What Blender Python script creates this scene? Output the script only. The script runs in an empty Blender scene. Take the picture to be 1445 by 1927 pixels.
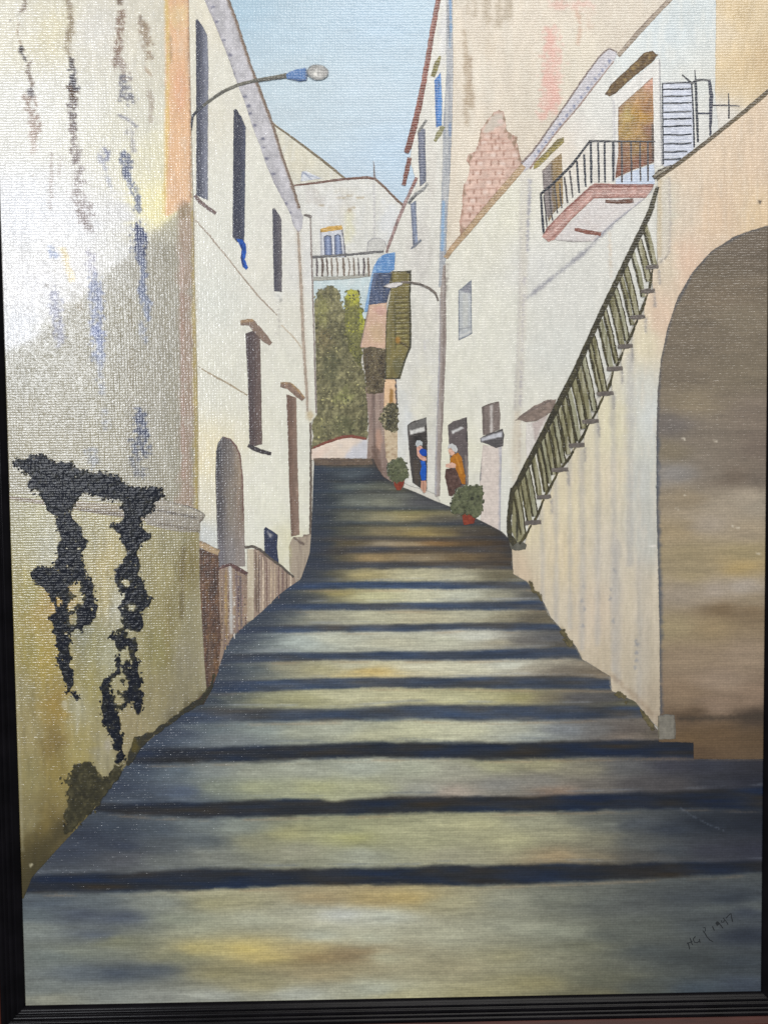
import bpy, math, random
import numpy as np
from mathutils import Vector, Matrix
from mathutils.geometry import delaunay_2d_cdt

# ------------------------------------------------------------------ scene, camera
S = bpy.context.scene
COL = S.collection
random.seed(4)
# camera pose (metres; the canvas stands upright in the plane Y = 0, its lower left corner at x = -.2286, z = 0)
CAM = np.array([-0.01131578, -0.54622837, 0.3300246])
ROT = [[0.9998294675745764, 0.01194192789385204, -0.01408638093042739],
       [-0.014660186355515404, 0.04940784621500796, -0.9986710888317613],
       [-0.011230080389766967, 0.9987072919982972, 0.04957449146352596]]
R3 = np.array(ROT)
CW, CH = 0.4572, 0.6096            # an 18 x 24 inch canvas

def can(x, y):
    """a point of the picture's drawing, in drawing units -> (X, Z) metres on the canvas"""
    x = np.asarray(x, float); y = np.asarray(y, float)
    v = np.stack([(x - 722.5) / 1700., -(y - 963.5) / 1700., -np.ones_like(x)], -1) @ R3.T
    t = -CAM[1] / v[..., 1]
    return CAM[0] + t * v[..., 0], CAM[2] + t * v[..., 2]

cd = bpy.data.cameras.new('camera'); co = bpy.data.objects.new('camera', cd); COL.objects.link(co)
m4 = Matrix(ROT).to_4x4(); m4.translation = Vector(CAM); co.matrix_world = m4
cd.sensor_fit = 'VERTICAL'; cd.sensor_height = 36; cd.sensor_width = 27
cd.lens = 36 * 1700 / 1927.; cd.clip_start = .01; cd.clip_end = 50
S.camera = co
S.view_settings.view_transform = 'Standard'; S.view_settings.look = 'None'; S.view_settings.exposure = 0

# ------------------------------------------------------------------ numpy noise
def _h(i, j, s):
    n = (i * 374761393 + j * 668265263 + s * 974634777) & 0xFFFFFFFF
    n = ((n ^ (n >> 13)) * 1274126177) & 0xFFFFFFFF
    n = n ^ (n >> 16)
    return (n & 0xFFFF) / 65535.
def vnoise(x, y, s=0):
    xi = np.floor(x).astype(np.int64); yi = np.floor(y).astype(np.int64)
    fx = x - xi; fy = y - yi
    fx = fx * fx * (3 - 2 * fx); fy = fy * fy * (3 - 2 * fy)
    a = _h(xi, yi, s); b = _h(xi + 1, yi, s); c = _h(xi, yi + 1, s); d = _h(xi + 1, yi + 1, s)
    return (a * (1 - fx) + b * fx) * (1 - fy) + (c * (1 - fx) + d * fx) * fy
def fbm(x, y, s=0, o=3):
    r = 0; a = .5; t = 0
    for k in range(o):
        r = r + a * vnoise(x * 2 ** k, y * 2 ** k, s + 17 * k); t += a; a *= .55
    return r / t            # 0..1
def sstep(a, b, v):
    t = np.clip((v - a) / (b - a + 1e-9), 0, 1); return t * t * (3 - 2 * t)
def seg_dist(X, Y, pts, closed=False):
    P = np.asarray(pts, float); Q = np.roll(P, -1, 0) if closed else P[1:]
    if not closed: P = P[:-1]
    best = np.full(X.shape, 1e9)
    for (ax, ay), (bx, by) in zip(P, Q):
        dx, dy = bx - ax, by - ay; l = dx * dx + dy * dy + 1e-9
        t = np.clip(((X - ax) * dx + (Y - ay) * dy) / l, 0, 1)
        best = np.minimum(best, np.hypot(X - ax - t * dx, Y - ay - t * dy))
    return best
def inside(X, Y, pts):
    P = np.asarray(pts, float); Q = np.roll(P, -1, 0)
    r = np.zeros(X.shape, bool)
    for (ax, ay), (bx, by) in zip(P, Q):
        if ay == by: continue
        r ^= ((ay > Y) != (by > Y)) & (X < (bx - ax) * (Y - ay) / (by - ay) + ax)
    return r

# ------------------------------------------------------------------ a brush that mixes pigment on the points of one painted shape
_seed = [0]
class Brush:
    def __init__(s, X, Y):
        s.X, s.Y = X, Y; s.C = np.zeros((len(X), 3)); s.h = np.zeros(len(X)); s.a = np.ones(len(X))
        _seed[0] += 1; s.k = _seed[0] * 7
    def _n(s): s.k += 1; return s.k
    def mix(s, rgb, a):
        a = np.clip(a, 0, 1)[:, None]; s.C[:] = s.C * (1 - a) + np.array(rgb, float) * a; return s
    def fill(s, rgb): s.C[:] = rgb; return s
    def ctrl(s, pts, rx, ry, p=1.6, warp=8):
        wx = (fbm(s.X / 60, s.Y / 14, s._n()) - .5) * warp * 4; wy = (fbm(s.X / 40, s.Y / 18, s._n()) - .5) * warp
        A = np.zeros_like(s.C); W = np.zeros(len(s.X))
        for x, y, c in pts:
            w = 1. / ((((s.X + wx - x) / rx) ** 2 + ((s.Y + wy - y) / ry) ** 2 + .16) ** p)
            A += w[:, None] * np.array(c, float); W += w
        s.C[:] = A / W[:, None]; return s
    def blob(s, x, y, rx, ry, rgb, a=1., rough=.5, ns=10):
        n = (fbm(s.X / ns, s.Y / ns, s._n()) - .5) * 2 * rough
        d = np.hypot((s.X - x) / rx, (s.Y - y) / ry) + n
        return s.mix(rgb, a * (1 - sstep(.35, 1.1, d)))
    def line(s, pts, w, rgb, a=1., soft=1.5, rough=.3, ns=7, broken=0.):
        d = seg_dist(s.X, s.Y, pts)
        d = d + (fbm(s.X / ns, s.Y / ns, s._n()) - .5) * 2 * rough * w
        m = 1 - sstep(w / 2 - soft, w / 2 + soft, d)
        if broken: m = m * sstep(broken - .15, broken + .15, fbm(s.X / 5, s.Y / 5, s._n(), 2))
        return s.mix(rgb, a * m)
    def area(s, pts, rgb, a=1., soft=2., rough=2., ns=8):
        d = seg_dist(s.X, s.Y, pts, True) * np.where(inside(s.X, s.Y, pts), -1, 1)
        d = d + (fbm(s.X / ns, s.Y / ns, s._n()) - .5) * 2 * rough
        return s.mix(rgb, a * (1 - sstep(-soft, soft, d)))
    def edge(s, poly, w, rgb, a=.7, soft=1.5):
        d = seg_dist(s.X, s.Y, poly, True)
        return s.mix(rgb, a * (1 - sstep(w - soft, w + soft, d + (fbm(s.X / 6, s.Y / 6, s._n()) - .5) * w)))
    def mottle(s, amp, sx, sy, tint=None, thr=None):
        n = fbm(s.X / sx, s.Y / sy, s._n()) - .5
        if tint is None: s.C *= (1 + 2.4 * amp * n)[:, None]
        else: s.mix(tint, amp * sstep(-.02 if thr is None else thr, .22 if thr is None else thr + .2, n))
        return s
    def speck(s, rgb, a, ns, lo, hi):
        return s.mix(rgb, a * sstep(lo, hi, fbm(s.X / ns, s.Y / ns, s._n(), 2)))
    def stripes(s, pts_x, w, rgb, a, y0=-99, y1=9999, lean=0.):
        for x in pts_x: s.line([(x, y0), (x + lean, y1)], w, rgb, a, soft=w * .45, rough=.4, ns=14)
        return s
    def holes(s, ns, lo, hi, k=None):
        s.a *= sstep(lo, hi, fbm(s.X / ns, s.Y / ns, s._n(), 3)); return s
    def feather(s, poly, w, amp=1.2, ns=9):
        d = seg_dist(s.X, s.Y, poly, True) + (fbm(s.X / ns, s.Y / ns, s._n(), 3) - .5) * 2 * amp * w
        s.a *= sstep(0, w, d); return s
    def hole(s, x, y, rx, ry, rough=1.2, ns=8):
        d = np.hypot((s.X - x) / rx, (s.Y - y) / ry) + (fbm(s.X / ns, s.Y / ns, s._n()) - .5) * 2 * rough
        s.a *= sstep(.7, 1.25, d); return s
    def thick(s, amp, ns): s.h += amp * fbm(s.X / ns, s.Y / ns, s._n(), 2); return s

# ------------------------------------------------------------------ oil paint material: canvas weave, brush marks, varnish
def oil(name, sx, sz, streak=.10, bump=.5, stroke=.35, rough=.5, spec=.15, coat=.85, grain=1.):
    """sx, sz: frequency of bristle marks along X and Z (1/m)"""
    m = bpy.data.materials.new(name); m.use_nodes = True; t = m.node_tree; N = t.nodes; L = t.links
    b = N['Principled BSDF']
    tc = N.new('ShaderNodeTexCoord')
    at = N.new('ShaderNodeAttribute'); at.attribute_name = 'pigment'
    def mapping(a, c):
        q = N.new('ShaderNodeMapping'); q.inputs['Scale'].default_value = (a, 1, c); L.new(tc.outputs['Object'], q.inputs[0]); return q.outputs[0]
    def noise(v, sc, det=2., dis=0.):
        q = N.new('ShaderNodeTexNoise'); q.inputs['Scale'].default_value = sc; q.inputs['Detail'].default_value = det
        q.inputs['Distortion'].default_value = dis; L.new(v, q.inputs['Vector']); return q.outputs['Fac']
    def math_(op, a, b_=None, c=None):
        q = N.new('ShaderNodeMath'); q.operation = op
        for i, v in enumerate((a, b_, c)):
            if v is None: continue
            if isinstance(v, (int, float)): q.inputs[i].default_value = v
            else: L.new(v, q.inputs[i])
        return q.outputs[0]
    bris = noise(mapping(sx, sz), 1., 3.)
    fine = noise(tc.outputs['Object'], 900., 2.)
    # woven threads: weft runs across, warp runs up
    def wave(axis, sc, dist):
        q = N.new('ShaderNodeTexWave'); q.wave_type = 'BANDS'; q.bands_direction = axis; q.wave_profile = 'SIN'
        q.inputs['Scale'].default_value = sc; q.inputs['Distortion'].default_value = dist
        q.inputs['Detail'].default_value = 1.5; q.inputs['Detail Scale'].default_value = 1.2
        L.new(tc.outputs['Object'], q.inputs['Vector']); return q.outputs['Fac']
    weft = wave('Z', 205., 1.8); warp = wave('X', 190., 2.4)
    slub = noise(mapping(420, 760), 1., 2.)
    w1 = math_('MULTIPLY', weft, math_('MULTIPLY_ADD', slub, 2.4, -.45))
    w2 = math_('MULTIPLY', warp, .24)
    weave = math_('ADD', w1, w2)
    # colour: pigment x bristle streaks x thread tint
    v = math_('MULTIPLY_ADD', bris, 2 * streak, 1 - streak)
    v = math_('MULTIPLY', v, math_('MULTIPLY_ADD', fine, .16 * grain, 1 - .08 * grain))
    v = math_('MULTIPLY', v, math_('MULTIPLY_ADD', weave, .055 * grain, 1 - .04 * grain))
    mx = N.new('ShaderNodeMix'); mx.data_type = 'RGBA'; mx.blend_type = 'MULTIPLY'; mx.inputs[0].default_value = 1
    L.new(at.outputs['Color'], mx.inputs[6])
    cb = N.new('ShaderNodeCombineColor')
    for i in range(3): L.new(v, cb.inputs[i])
    L.new(cb.outputs[0], mx.inputs[7]); L.new(mx.outputs[2], b.inputs['Base Color'])
    h = math_('ADD', math_('MULTIPLY', weave, bump), math_('MULTIPLY', bris, stroke))
    h = math_('ADD', h, math_('MULTIPLY', fine, .25))
    bp = N.new('ShaderNodeBump'); bp.inputs['Strength'].default_value = 1.; bp.inputs['Distance'].default_value = .00009
    L.new(h, bp.inputs['Height']); L.new(bp.outputs[0], b.inputs['Normal'])
    h2 = math_('ADD', math_('MULTIPLY', h, .8), math_('MULTIPLY', noise(mapping(460, 900), 1., 2., .3), .75))
    bc = N.new('ShaderNodeBump'); bc.inputs['Strength'].default_value = 1.; bc.inputs['Distance'].default_value = .00019
    L.new(h2, bc.inputs['Height']); L.new(bc.outputs[0], b.inputs['Coat Normal'])
    b.inputs['Roughness'].default_value = rough; b.inputs['Specular IOR Level'].default_value = spec
    b.inputs['Coat Weight'].default_value = coat; b.inputs['Coat Roughness'].default_value = .18
    # the pigment thins out to a dry, broken edge
    dry = math_('MULTIPLY_ADD', noise(mapping(650, 650), 1., 2.), 1.3, -.65)
    cov = math_('ADD', math_('MULTIPLY_ADD', at.outputs['Alpha'], 2.4, -.7), dry)
    q = N.new('ShaderNodeClamp'); L.new(cov, q.inputs[0]); L.new(q.outputs[0], b.inputs['Alpha'])
    return m
M_WALL = oil('oil_paint_plaster', 620, 110, .10, .55, .6, grain=1.)
M_STAIR = oil('oil_paint_paving', 110, 900, .10, .55, .55, grain=2.4)
M_SKY = oil('oil_paint_sky', 90, 500, .05, .5, .25)
M_LEAF = oil('oil_paint_foliage', 800, 700, .30, .4, .6, coat=.5)
M_THICK = oil('oil_paint_impasto', 420, 520, .25, .5, 1.0, spec=.06, coat=.26)
M_LINE = oil('oil_paint_linework', 600, 500, .22, .5, .5)

# ------------------------------------------------------------------ mesh building on the canvas
LZ = .00009
def lin(c):
    c = np.clip(c / 255., 0, 1); return np.where(c <= .04045, c / 12.92, ((c + .055) / 1.055) ** 2.4)
GAIN = 1.0
def setlab(o, label):
    if label: o['label'] = label
def dens(poly, step, jit, seed, closed=True):
    P = np.asarray(poly, float); out = []
    n = len(P)
    for i in range(n if closed else n - 1):
        a, b = P[i], P[(i + 1) % n]; k = max(1, int(round(np.hypot(*(b - a)) / step)))
        for j in range(k): out.append(a + (b - a) * j / k)
    if not closed: out.append(P[-1])
    Q = np.array(out)
    if jit:
        Q = Q + np.stack([fbm(Q[:, 0] / 4 + 31.7, Q[:, 1] / 4, seed, 2) - .5, fbm(Q[:, 0] / 4, Q[:, 1] / 4 + 57.1, seed + 5, 2) - .5], 1) * 2.6 * jit
    return Q
def paint(name, parent, poly, col, L, step=4., jit=.9, mat=None, label=None, drop=.25, hscale=1., clip=True, soft=True):
    _seed[0] += 1
    B = dens(poly, min(step, 4.), jit, _seed[0])
    keep = [0]
    for i in range(1, len(B)):
        if np.hypot(*(B[i] - B[keep[-1]])) > .35: keep.append(i)
    B = B[keep]
    x0, y0 = B.min(0); x1, y1 = B.max(0)
    gx, gy = np.meshgrid(np.arange(x0 + step * .5, x1, step), np.arange(y0 + step * .5, y1, step * .9))
    gx = gx + (np.arange(gx.shape[0])[:, None] % 2) * step * .5
    gx, gy = gx.ravel(), gy.ravel()
    if len(gx):
        rs = np.random.RandomState(_seed[0]); gx = gx + rs.uniform(-.22, .22, gx.shape) * step; gy = gy + rs.uniform(-.22, .22, gy.shape) * step
        k = inside(gx, gy, B); gx, gy = gx[k], gy[k]
    if len(gx):
        k = np.ones(len(gx), bool)
        if len(gx) * len(B) < 4e7:
            k = seg_dist(gx, gy, B, True) > step * .4
        else:
            for c in range(0, len(gx), 20000):
                k[c:c + 20000] = seg_dist(gx[c:c + 20000], gy[c:c + 20000], B, True) > step * .4
        gx, gy = gx[k], gy[k]
    V = [Vector((a, b)) for a, b in B] + [Vector((a, b)) for a, b in zip(gx, gy)]
    nb = len(B)
    vs, _, fs, ov, _, _ = delaunay_2d_cdt(V, [(i, (i + 1) % nb) for i in range(nb)], [], 1, 1e-4)
    X = np.array([v[0] for v in vs]); Y = np.array([v[1] for v in vs])
    isb = np.array([any(q < nb for q in o) if len(o) else True for o in ov])
    g = Brush(X, Y)
    if callable(col): col(g)
    else: g.fill(col).mottle(.10, 7, 12).mottle(.06, 3, 3)
    CX, CZ = can(X, Y)
    yy = -(L * LZ) - g.h * .0006 * hscale
    yy = np.where(isb, -(L * LZ) + drop * LZ * .9, yy)
    if clip:                                    # paint ends at the rim of the canvas
        CX = np.clip(CX, -CW / 2, CW / 2); CZ = np.clip(CZ, 0, CH)
    co3 = np.stack([CX, yy, CZ], 1)
    F = [f if True else f for f in fs if len(f) >= 3]
    # face the viewer (-Y)
    me = bpy.data.meshes.new(name)
    G = []
    for f in F:
        a, b, c = co3[f[0]], co3[f[1]], co3[f[2]]
        ny = (b[2] - a[2]) * (c[0] - a[0]) - (b[0] - a[0]) * (c[2] - a[2])
        if abs(ny) < 1e-14: continue
        G.append(list(f) if ny < 0 else list(f)[::-1])
    me.from_pydata(co3.tolist(), [], G); me.update()
    ca = me.color_attributes.new('pigment', 'FLOAT_COLOR', 'POINT')
    rgba = np.ones((len(X), 4), np.float32); rgba[:, :3] = lin(g.C * GAIN)
    if callable(soft): rgba[:, 3] = soft(X, Y)
    elif soft and (~isb).sum() > .5 * nb: rgba[:, 3] = np.where(isb, .5, 1.) * g.a
    ca.data.foreach_set('color', rgba.ravel())
    me.polygons.foreach_set('use_smooth', [True] * len(me.polygons))
    me.materials.append(mat or M_LINE)
    o = bpy.data.objects.new(name, me); COL.objects.link(o); o.parent = parent
    setlab(o, label); return o
def band(pts, w):
    P = np.asarray(pts, float); n = len(P)
    ws = np.full(n, w, float) if np.isscalar(w) else np.asarray(w, float)
    T = np.zeros_like(P); T[1:-1] = P[2:] - P[:-2]; T[0] = P[1] - P[0]; T[-1] = P[-1] - P[-2]
    T /= np.linalg.norm(T, axis=1)[:, None] + 1e-9
    Nn = np.stack([-T[:, 1], T[:, 0]], 1)
    return np.vstack([P + Nn * ws[:, None] / 2, (P - Nn * ws[:, None] / 2)[::-1]])
def ribbon(name, parent, pts, w, col, L, jit=.5, step=2.5, mat=None, label=None, edge=None):
    P = dens(pts, 5, 0, 0, closed=False)
    if not np.isscalar(w):
        Q = np.asarray(pts, float); s = np.r_[0, np.cumsum(np.hypot(*np.diff(Q, axis=0).T))]
        sp = np.r_[0, np.cumsum(np.hypot(*np.diff(P, axis=0).T))]; w = np.interp(sp, s, w)
    po = band(P, w)
    f = col if callable(col) else (lambda g: (g.fill(col).mottle(.14, 5, 5), edge and g.edge(po, 1.2, edge, .8, .8)))
    return paint(name, parent, po, f, L, step, jit, mat, label)

def dabs(name, parent, poly, cols, n, size, L, spread=1., height=1., flat=.6, mat=None, label=None, seed=1, up=False, holes=(), clump=0.):
    """thick dabs of paint set down one by one over a shape and a little past its edge: ONE mesh"""
    rs = np.random.RandomState(seed); P = np.asarray(poly, float); x0, y0 = P.min(0) - spread; x1, y1 = P.max(0) + spread
    vs, fs, cl = [], [], []; k = 0; tries = 0
    while k < n and tries < 60:
        tries += 1
        xs = rs.uniform(x0, x1, 3000); ys = rs.uniform(y0, y1, 3000)
        ok = inside(xs, ys, P) | (seg_dist(xs, ys, P, True) < spread * rs.uniform(0, 1, 3000) ** 2)
        if clump: ok &= fbm(xs / 11., ys / 13., seed + 3, 2) > clump
        for hx_, hy_, rx_, ry_ in holes: ok &= ((xs - hx_) / rx_) ** 2 + ((ys - hy_) / ry_) ** 2 > rs.uniform(.5, 1.1, 3000)
        for x, y in zip(xs[ok], ys[ok]):
            if k >= n: break
            k += 1
            t = (rs.normal(math.pi / 2, .5) if up else rs.uniform(0, math.pi)); s = size * rs.uniform(.55, 1.3); f = flat * rs.uniform(.7, 1.3)
            w = vnoise(np.array([x / 16.]), np.array([y / 16.]), seed)[0] + rs.uniform(-.28, .28)
            c = np.array(cols[int(np.clip(w * len(cols), 0, len(cols) - 1))], float) * rs.uniform(.86, 1.14)
            i0 = len(vs); m = 6; vs.append((x, y, height * rs.uniform(.6, 1.2))); cl.append(c * 1.06)
            for q in range(m):
                a = 2 * math.pi * q / m; r = rs.uniform(.75, 1.2); u, v = s * r * math.cos(a), s * f * r * math.sin(a)
                vs.append((x + u * math.cos(t) - v * math.sin(t), y + u * math.sin(t) + v * math.cos(t), 0.)); cl.append(c * .97)
            for q in range(m): fs.append((i0, i0 + 1 + (q + 1) % m, i0 + 1 + q))
    A = np.array(vs); CX, CZ = can(A[:, 0], A[:, 1]); CX = np.clip(CX, -CW / 2, CW / 2); CZ = np.clip(CZ, 0, CH)
    co3 = np.stack([CX, -(L * LZ) - A[:, 2] * .00022, CZ], 1)
    G = []
    for f_ in fs:
        a, b, c = co3[f_[0]], co3[f_[1]], co3[f_[2]]
        ny = (b[2] - a[2]) * (c[0] - a[0]) - (b[0] - a[0]) * (c[2] - a[2]); G.append(f_ if ny < 0 else f_[::-1])
    me = bpy.data.meshes.new(name); me.from_pydata(co3.tolist(), [], G); me.update()
    ca = me.color_attributes.new('pigment', 'FLOAT_COLOR', 'POINT'); rgba = np.ones((len(A), 4), np.float32); rgba[:, :3] = lin(np.array(cl)); ca.data.foreach_set('color', rgba.ravel())
    me.polygons.foreach_set('use_smooth', [True] * len(G)); me.materials.append(mat or M_LEAF)
    o = bpy.data.objects.new(name, me); COL.objects.link(o); o.parent = parent; setlab(o, label); return o

# ------------------------------------------------------------------ the thing: one framed oil painting
root = bpy.data.objects.new('framed_painting', None); COL.objects.link(root)
root['label'] = 'framed oil painting of a stepped village lane between white houses, in a black reeded frame'
root['category'] = 'painting'
def nodemat(name, base, rough, spec=.5, nscale=(40, 40, 40), var=.3, bump=.0002):
    m = bpy.data.materials.new(name); m.use_nodes = True; t = m.node_tree; N = t.nodes; b = N['Principled BSDF']
    tc = N.new('ShaderNodeTexCoord'); mp = N.new('ShaderNodeMapping'); mp.inputs['Scale'].default_value = nscale
    no = N.new('ShaderNodeTexNoise'); no.inputs['Scale'].default_value = 1; no.inputs['Detail'].default_value = 5
    cr = N.new('ShaderNodeValToRGB')
    cr.color_ramp.elements[0].color = tuple(c * (1 - var) for c in base) + (1,); cr.color_ramp.elements[1].color = tuple(c * (1 + var) for c in base) + (1,)
    cr.color_ramp.elements[0].position = .3; cr.color_ramp.elements[1].position = .7
    bp = N.new('ShaderNodeBump'); bp.inputs['Distance'].default_value = bump; bp.inputs['Strength'].default_value = .6
    t.links.new(tc.outputs['Object'], mp.inputs[0]); t.links.new(mp.outputs[0], no.inputs['Vector']); t.links.new(no.outputs['Fac'], cr.inputs[0])
    t.links.new(cr.outputs[0], b.inputs['Base Color']); t.links.new(no.outputs['Fac'], bp.inputs['Height']); t.links.new(bp.outputs[0], b.inputs['Normal'])
    b.inputs['Roughness'].default_value = rough; b.inputs['Specular IOR Level'].default_value = spec
    return m
M_BLACK = nodemat('black_lacquer', (.004, .0035, .0045),   .24, .09, (60, 60, 60), .4, .00004)
M_MAHOG = nodemat('mahogany_stain', (.045, .011, .007), .4, .2, (25, 400, 400), .5, .00006)
M_MAHOGV = nodemat('mahogany_stain_upright', (.045, .011, .007), .4, .2, (400, 400, 25), .5, .00006)
M_LINEN = nodemat('primed_linen', (.6, .57, .5), .8, .2, (900, 900, 900), .1, .0001)

def rail(side):
    # profile: (distance outward from the canvas edge, height towards the viewer), millimetres
    black = [(-.35, 0.3), (-.3, 1.6), (1.6, 3.0), (2.3, 3.4), (2.7, 3.9), (3.3, 4.1), (3.9, 3.8), (4.2, 3.1), (4.7, 3.0), (5.2, 3.7), (5.8, 4.3), (6.6, 4.5), (7.4, 4.2), (7.9, 3.4),
             (8.3, 3.3), (8.7, 3.9), (9.4, 4.3), (10.1, 4.0), (10.5, 3.3), (10.9, 3.3), (11.4, 4.1), (12.2, 4.5), (13.2, 4.4), (13.6, 3.9)]
    red = [(13.6, 3.9), (14.1, 4.2), (17, 6.2), (21, 7.2), (25, 6.6), (28, 4.5), (29, 1.5), (29, -14), (-4, -14), (-4, -1.5)]
    def strip(name, prof, mat, parent):
        vs, fs = [], []
        for (d, h) in prof:
            d *= .001; h *= .001; x0, x1, z0, z1 = -CW / 2 - d, CW / 2 + d, -d, CH + d
            a, b = {'b': ((x0, z0), (x1, z0)), 't': ((x0, z1), (x1, z1)), 'l': ((x0, z0), (x0, z1)), 'r': ((x1, z0), (x1, z1))}[side]
            vs += [(a[0], -h, a[1]), (b[0], -h, b[1])]
        flip = side in 'br'
        for i in range(len(prof) - 1):
            q = (2 * i, 2 * i + 1, 2 * i + 3, 2 * i + 2); fs.append(q[::-1] if flip else q)
        me = bpy.data.meshes.new(name); me.from_pydata(vs, [], fs); me.update(); me.materials.append(mat)
        me.polygons.foreach_set('use_smooth', [len(prof) > 15] * len(fs))
        o = bpy.data.objects.new(name, me); COL.objects.link(o); o.parent = parent; return o
    r = strip('frame_rail', black, M_BLACK, root)
    strip('mahogany_edge', red, M_MAHOG if side in 'bt' else M_MAHOGV, r)
for s_ in 'lrbt': rail(s_)
# stretched linen
me = bpy.data.meshes.new('canvas'); e = .0035
x0, x1, z0, z1, yb = -CW / 2 - e, CW / 2 + e, -e, CH + e, .012
me.from_pydata([(x0, 0.0001, z0), (x1, 0.0001, z0), (x1, 0.0001, z1), (x0, 0.0001, z1), (x0, yb, z0), (x1, yb, z0), (x1, yb, z1), (x0, yb, z1)], [],
               [(0, 1, 2, 3), (5, 4, 7, 6), (4, 5, 1, 0), (3, 2, 6, 7), (4, 0, 3, 7), (1, 5, 6, 2)])
me.materials.append(M_LINEN); cv = bpy.data.objects.new('canvas', me); COL.objects.link(cv); cv.parent = root

# ================================================================== the picture, painted from back to front
P_ = paint; Rb = ribbon
# ---- sky
def f_sky(g):
    g.ctrl([(450, 10, (164, 192, 209)), (560, 60, (173, 196, 210)), (720, 40, (172, 197, 215)), (800, 20, (176, 200, 215)), (560, 150, (182, 200, 209)),
            (700, 170, (183, 202, 214)), (600, 250, (184, 202, 212)), (740, 290, (178, 201, 219)), (530, 220, (184, 200, 208)), (650, 320, (182, 201, 215)), (770, 130, (178, 200, 214))], 90, 60)
    g.C[:] = (g.C + (g.C.mean(1, keepdims=True) - g.C) * .14) * .985; g.mottle(.03, 60, 9).mottle(.02, 8, 6)
sky = P_('painted_sky', root, [(400, -13), (868, -13), (860, 300), (790, 420), (745, 420), (600, 380), (540, 360), (480, 240)], f_sky, 1, 6, 0, M_SKY, 'pale blue sky painted between the roofs')

# ---- far house closing the lane
def f_far(g):
    g.fill((203, 201, 193))
    g.area([(500, 215), (650, 336), (545, 352)], (200, 196, 180), 1, 2)
    g.blob(560, 300, 40, 40, (207, 200, 178), .6); g.blob(620, 400, 40, 50, (206, 204, 200), .7); g.blob(650, 395, 26, 40, (196, 190, 178), .5, .9)
    g.blob(655, 430, 14, 40, (206, 200, 160), .5); g.blob(735, 420, 24, 60, (204, 205, 205), .8); g.blob(590, 372, 18, 20, (180, 172, 165), .5, 1)
    for x, y in ((640, 373), (660, 367), (678, 372), (662, 392), (655, 398), (600, 388)): g.line([(x - 7, y + 1), (x + 7, y - 1)], 2.5, (160, 142, 112), .7, 1, .6)
    g.line([(704, 345), (705, 452)], 2.5, (168, 164, 166), .8, 1)
    g.area([(585, 522), (700, 520), (700, 605), (585, 605)], (186, 200, 201), .95, 3)
    g.blob(660, 530, 30, 10, (196, 206, 204), .6)
    g.mottle(.05, 9, 22).mottle(.04, 4, 4).mottle(.30, 6, 20, (216, 216, 214))
far = P_('painted_house', root, [(500, 215), (520, 235), (648, 335), (707, 337), (762, 388), (745, 440), (722, 490), (700, 600), (584, 604), (566, 420), (545, 345)], f_far, 2, 4, .4, M_WALL, 'far cream house with gable and balcony closing the end of the lane')
Rb('roof_edge', far, [(508, 229), (560, 266), (612, 306), (650, 337)], [3, 4, 5, 4], (112, 100, 78), 3)
Rb('roof_edge', far, [(546, 350), (590, 345), (640, 338), (690, 334), (707, 337)], [3, 4, 4.5, 5, 5], (104, 76, 66), 3)
Rb('roof_edge', far, [(705, 336), (725, 354), (745, 375), (760, 388)], 4.5, (106, 84, 70), 3)
Rb('antenna', far, [(703, 304), (704, 320), (705, 336)], [1.5, 2.5, 4], (128, 122, 122), 3, .8)
P_('skylight', far, [(566, 342), (568, 322), (576, 322), (606, 336)], lambda g: g.fill((200, 202, 205)).line([(567, 342), (569, 323), (580, 330), (604, 337)], 2, (140, 146, 165), .9, .8).line([(572, 326), (590, 341)], 2, (140, 146, 165), .9, .8), 3, 2, .3, label='small skylight sketched in pale blue on the gable roof')
P_('lintel', far, [(602, 431), (620, 426), (643, 424), (645, 432), (625, 435), (603, 438)], lambda g: g.fill((196, 156, 80)).mottle(.2, 4, 4).line([(602, 431), (603, 439)], 2, (110, 90, 70)), 4, 2, .6, label='ochre lintel')
def f_fwin(g):
    g.fill((196, 197, 202)).line([(604, 438), (605, 482)], 2, (120, 116, 116), .7).line([(644, 430), (648, 450), (650, 484)], 4, (88, 86, 92), .95).mottle(.06, 4, 9)
fw = P_('window', far, [(602, 436), (645, 431), (652, 484), (603, 484)], f_fwin, 3.3, 2, .4)
for q in ([(609, 446), (616, 442), (624, 444), (626, 482), (611, 482)], [(629, 443), (636, 440), (641, 443), (645, 479), (630, 482)]):
    cx = sum(a for a, b in q) / 5
    P_('shutter', far, q, lambda g, q=q, cx=cx: g.fill((108, 120, 150)).line([(cx, 445), (cx + 1, 482)], 3, (160, 172, 200), .8, 1.5).edge(q, 1.5, (62, 66, 85), .9).line([q[0], q[1], q[2]], 3, (50, 52, 64)), 4, 1.8, .4, label='blue grey shutter of the far balcony door')
P_('balcony_door', far, [(690, 476), (691, 456), (700, 448), (713, 447), (724, 453), (730, 470), (722, 477)], lambda g: g.fill((188, 186, 180)).line([(690, 476), (691, 457), (701, 449), (713, 447), (724, 453), (730, 468)], 2.2, (140, 138, 142), .8).mottle(.06, 3, 3), 3, 2.5, .5)
P_('balcony_slab', far, [(588, 521), (640, 520), (694, 514), (694, 521), (650, 526), (590, 529)], (158, 156, 146), 4, 3, .6)
for x, w in ((597, 4.4), (607, 5), (615.5, 3.4), (624.5, 3.2), (634, 3.4), (646.5, 5), (656.5, 2.6), (666, 3), (675, 3), (685, 4.5), (693, 4.5)):
    Rb('baluster', far, [(x - 1, 485), (x + random.uniform(-.6, 2), 500), (x + random.uniform(-1, 1.5), 520)], [w * .6, w, w * .7], random.choice([(92, 78, 70), (104, 92, 82), (120, 106, 94), (96, 88, 88)]), 4.4, .8)
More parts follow.
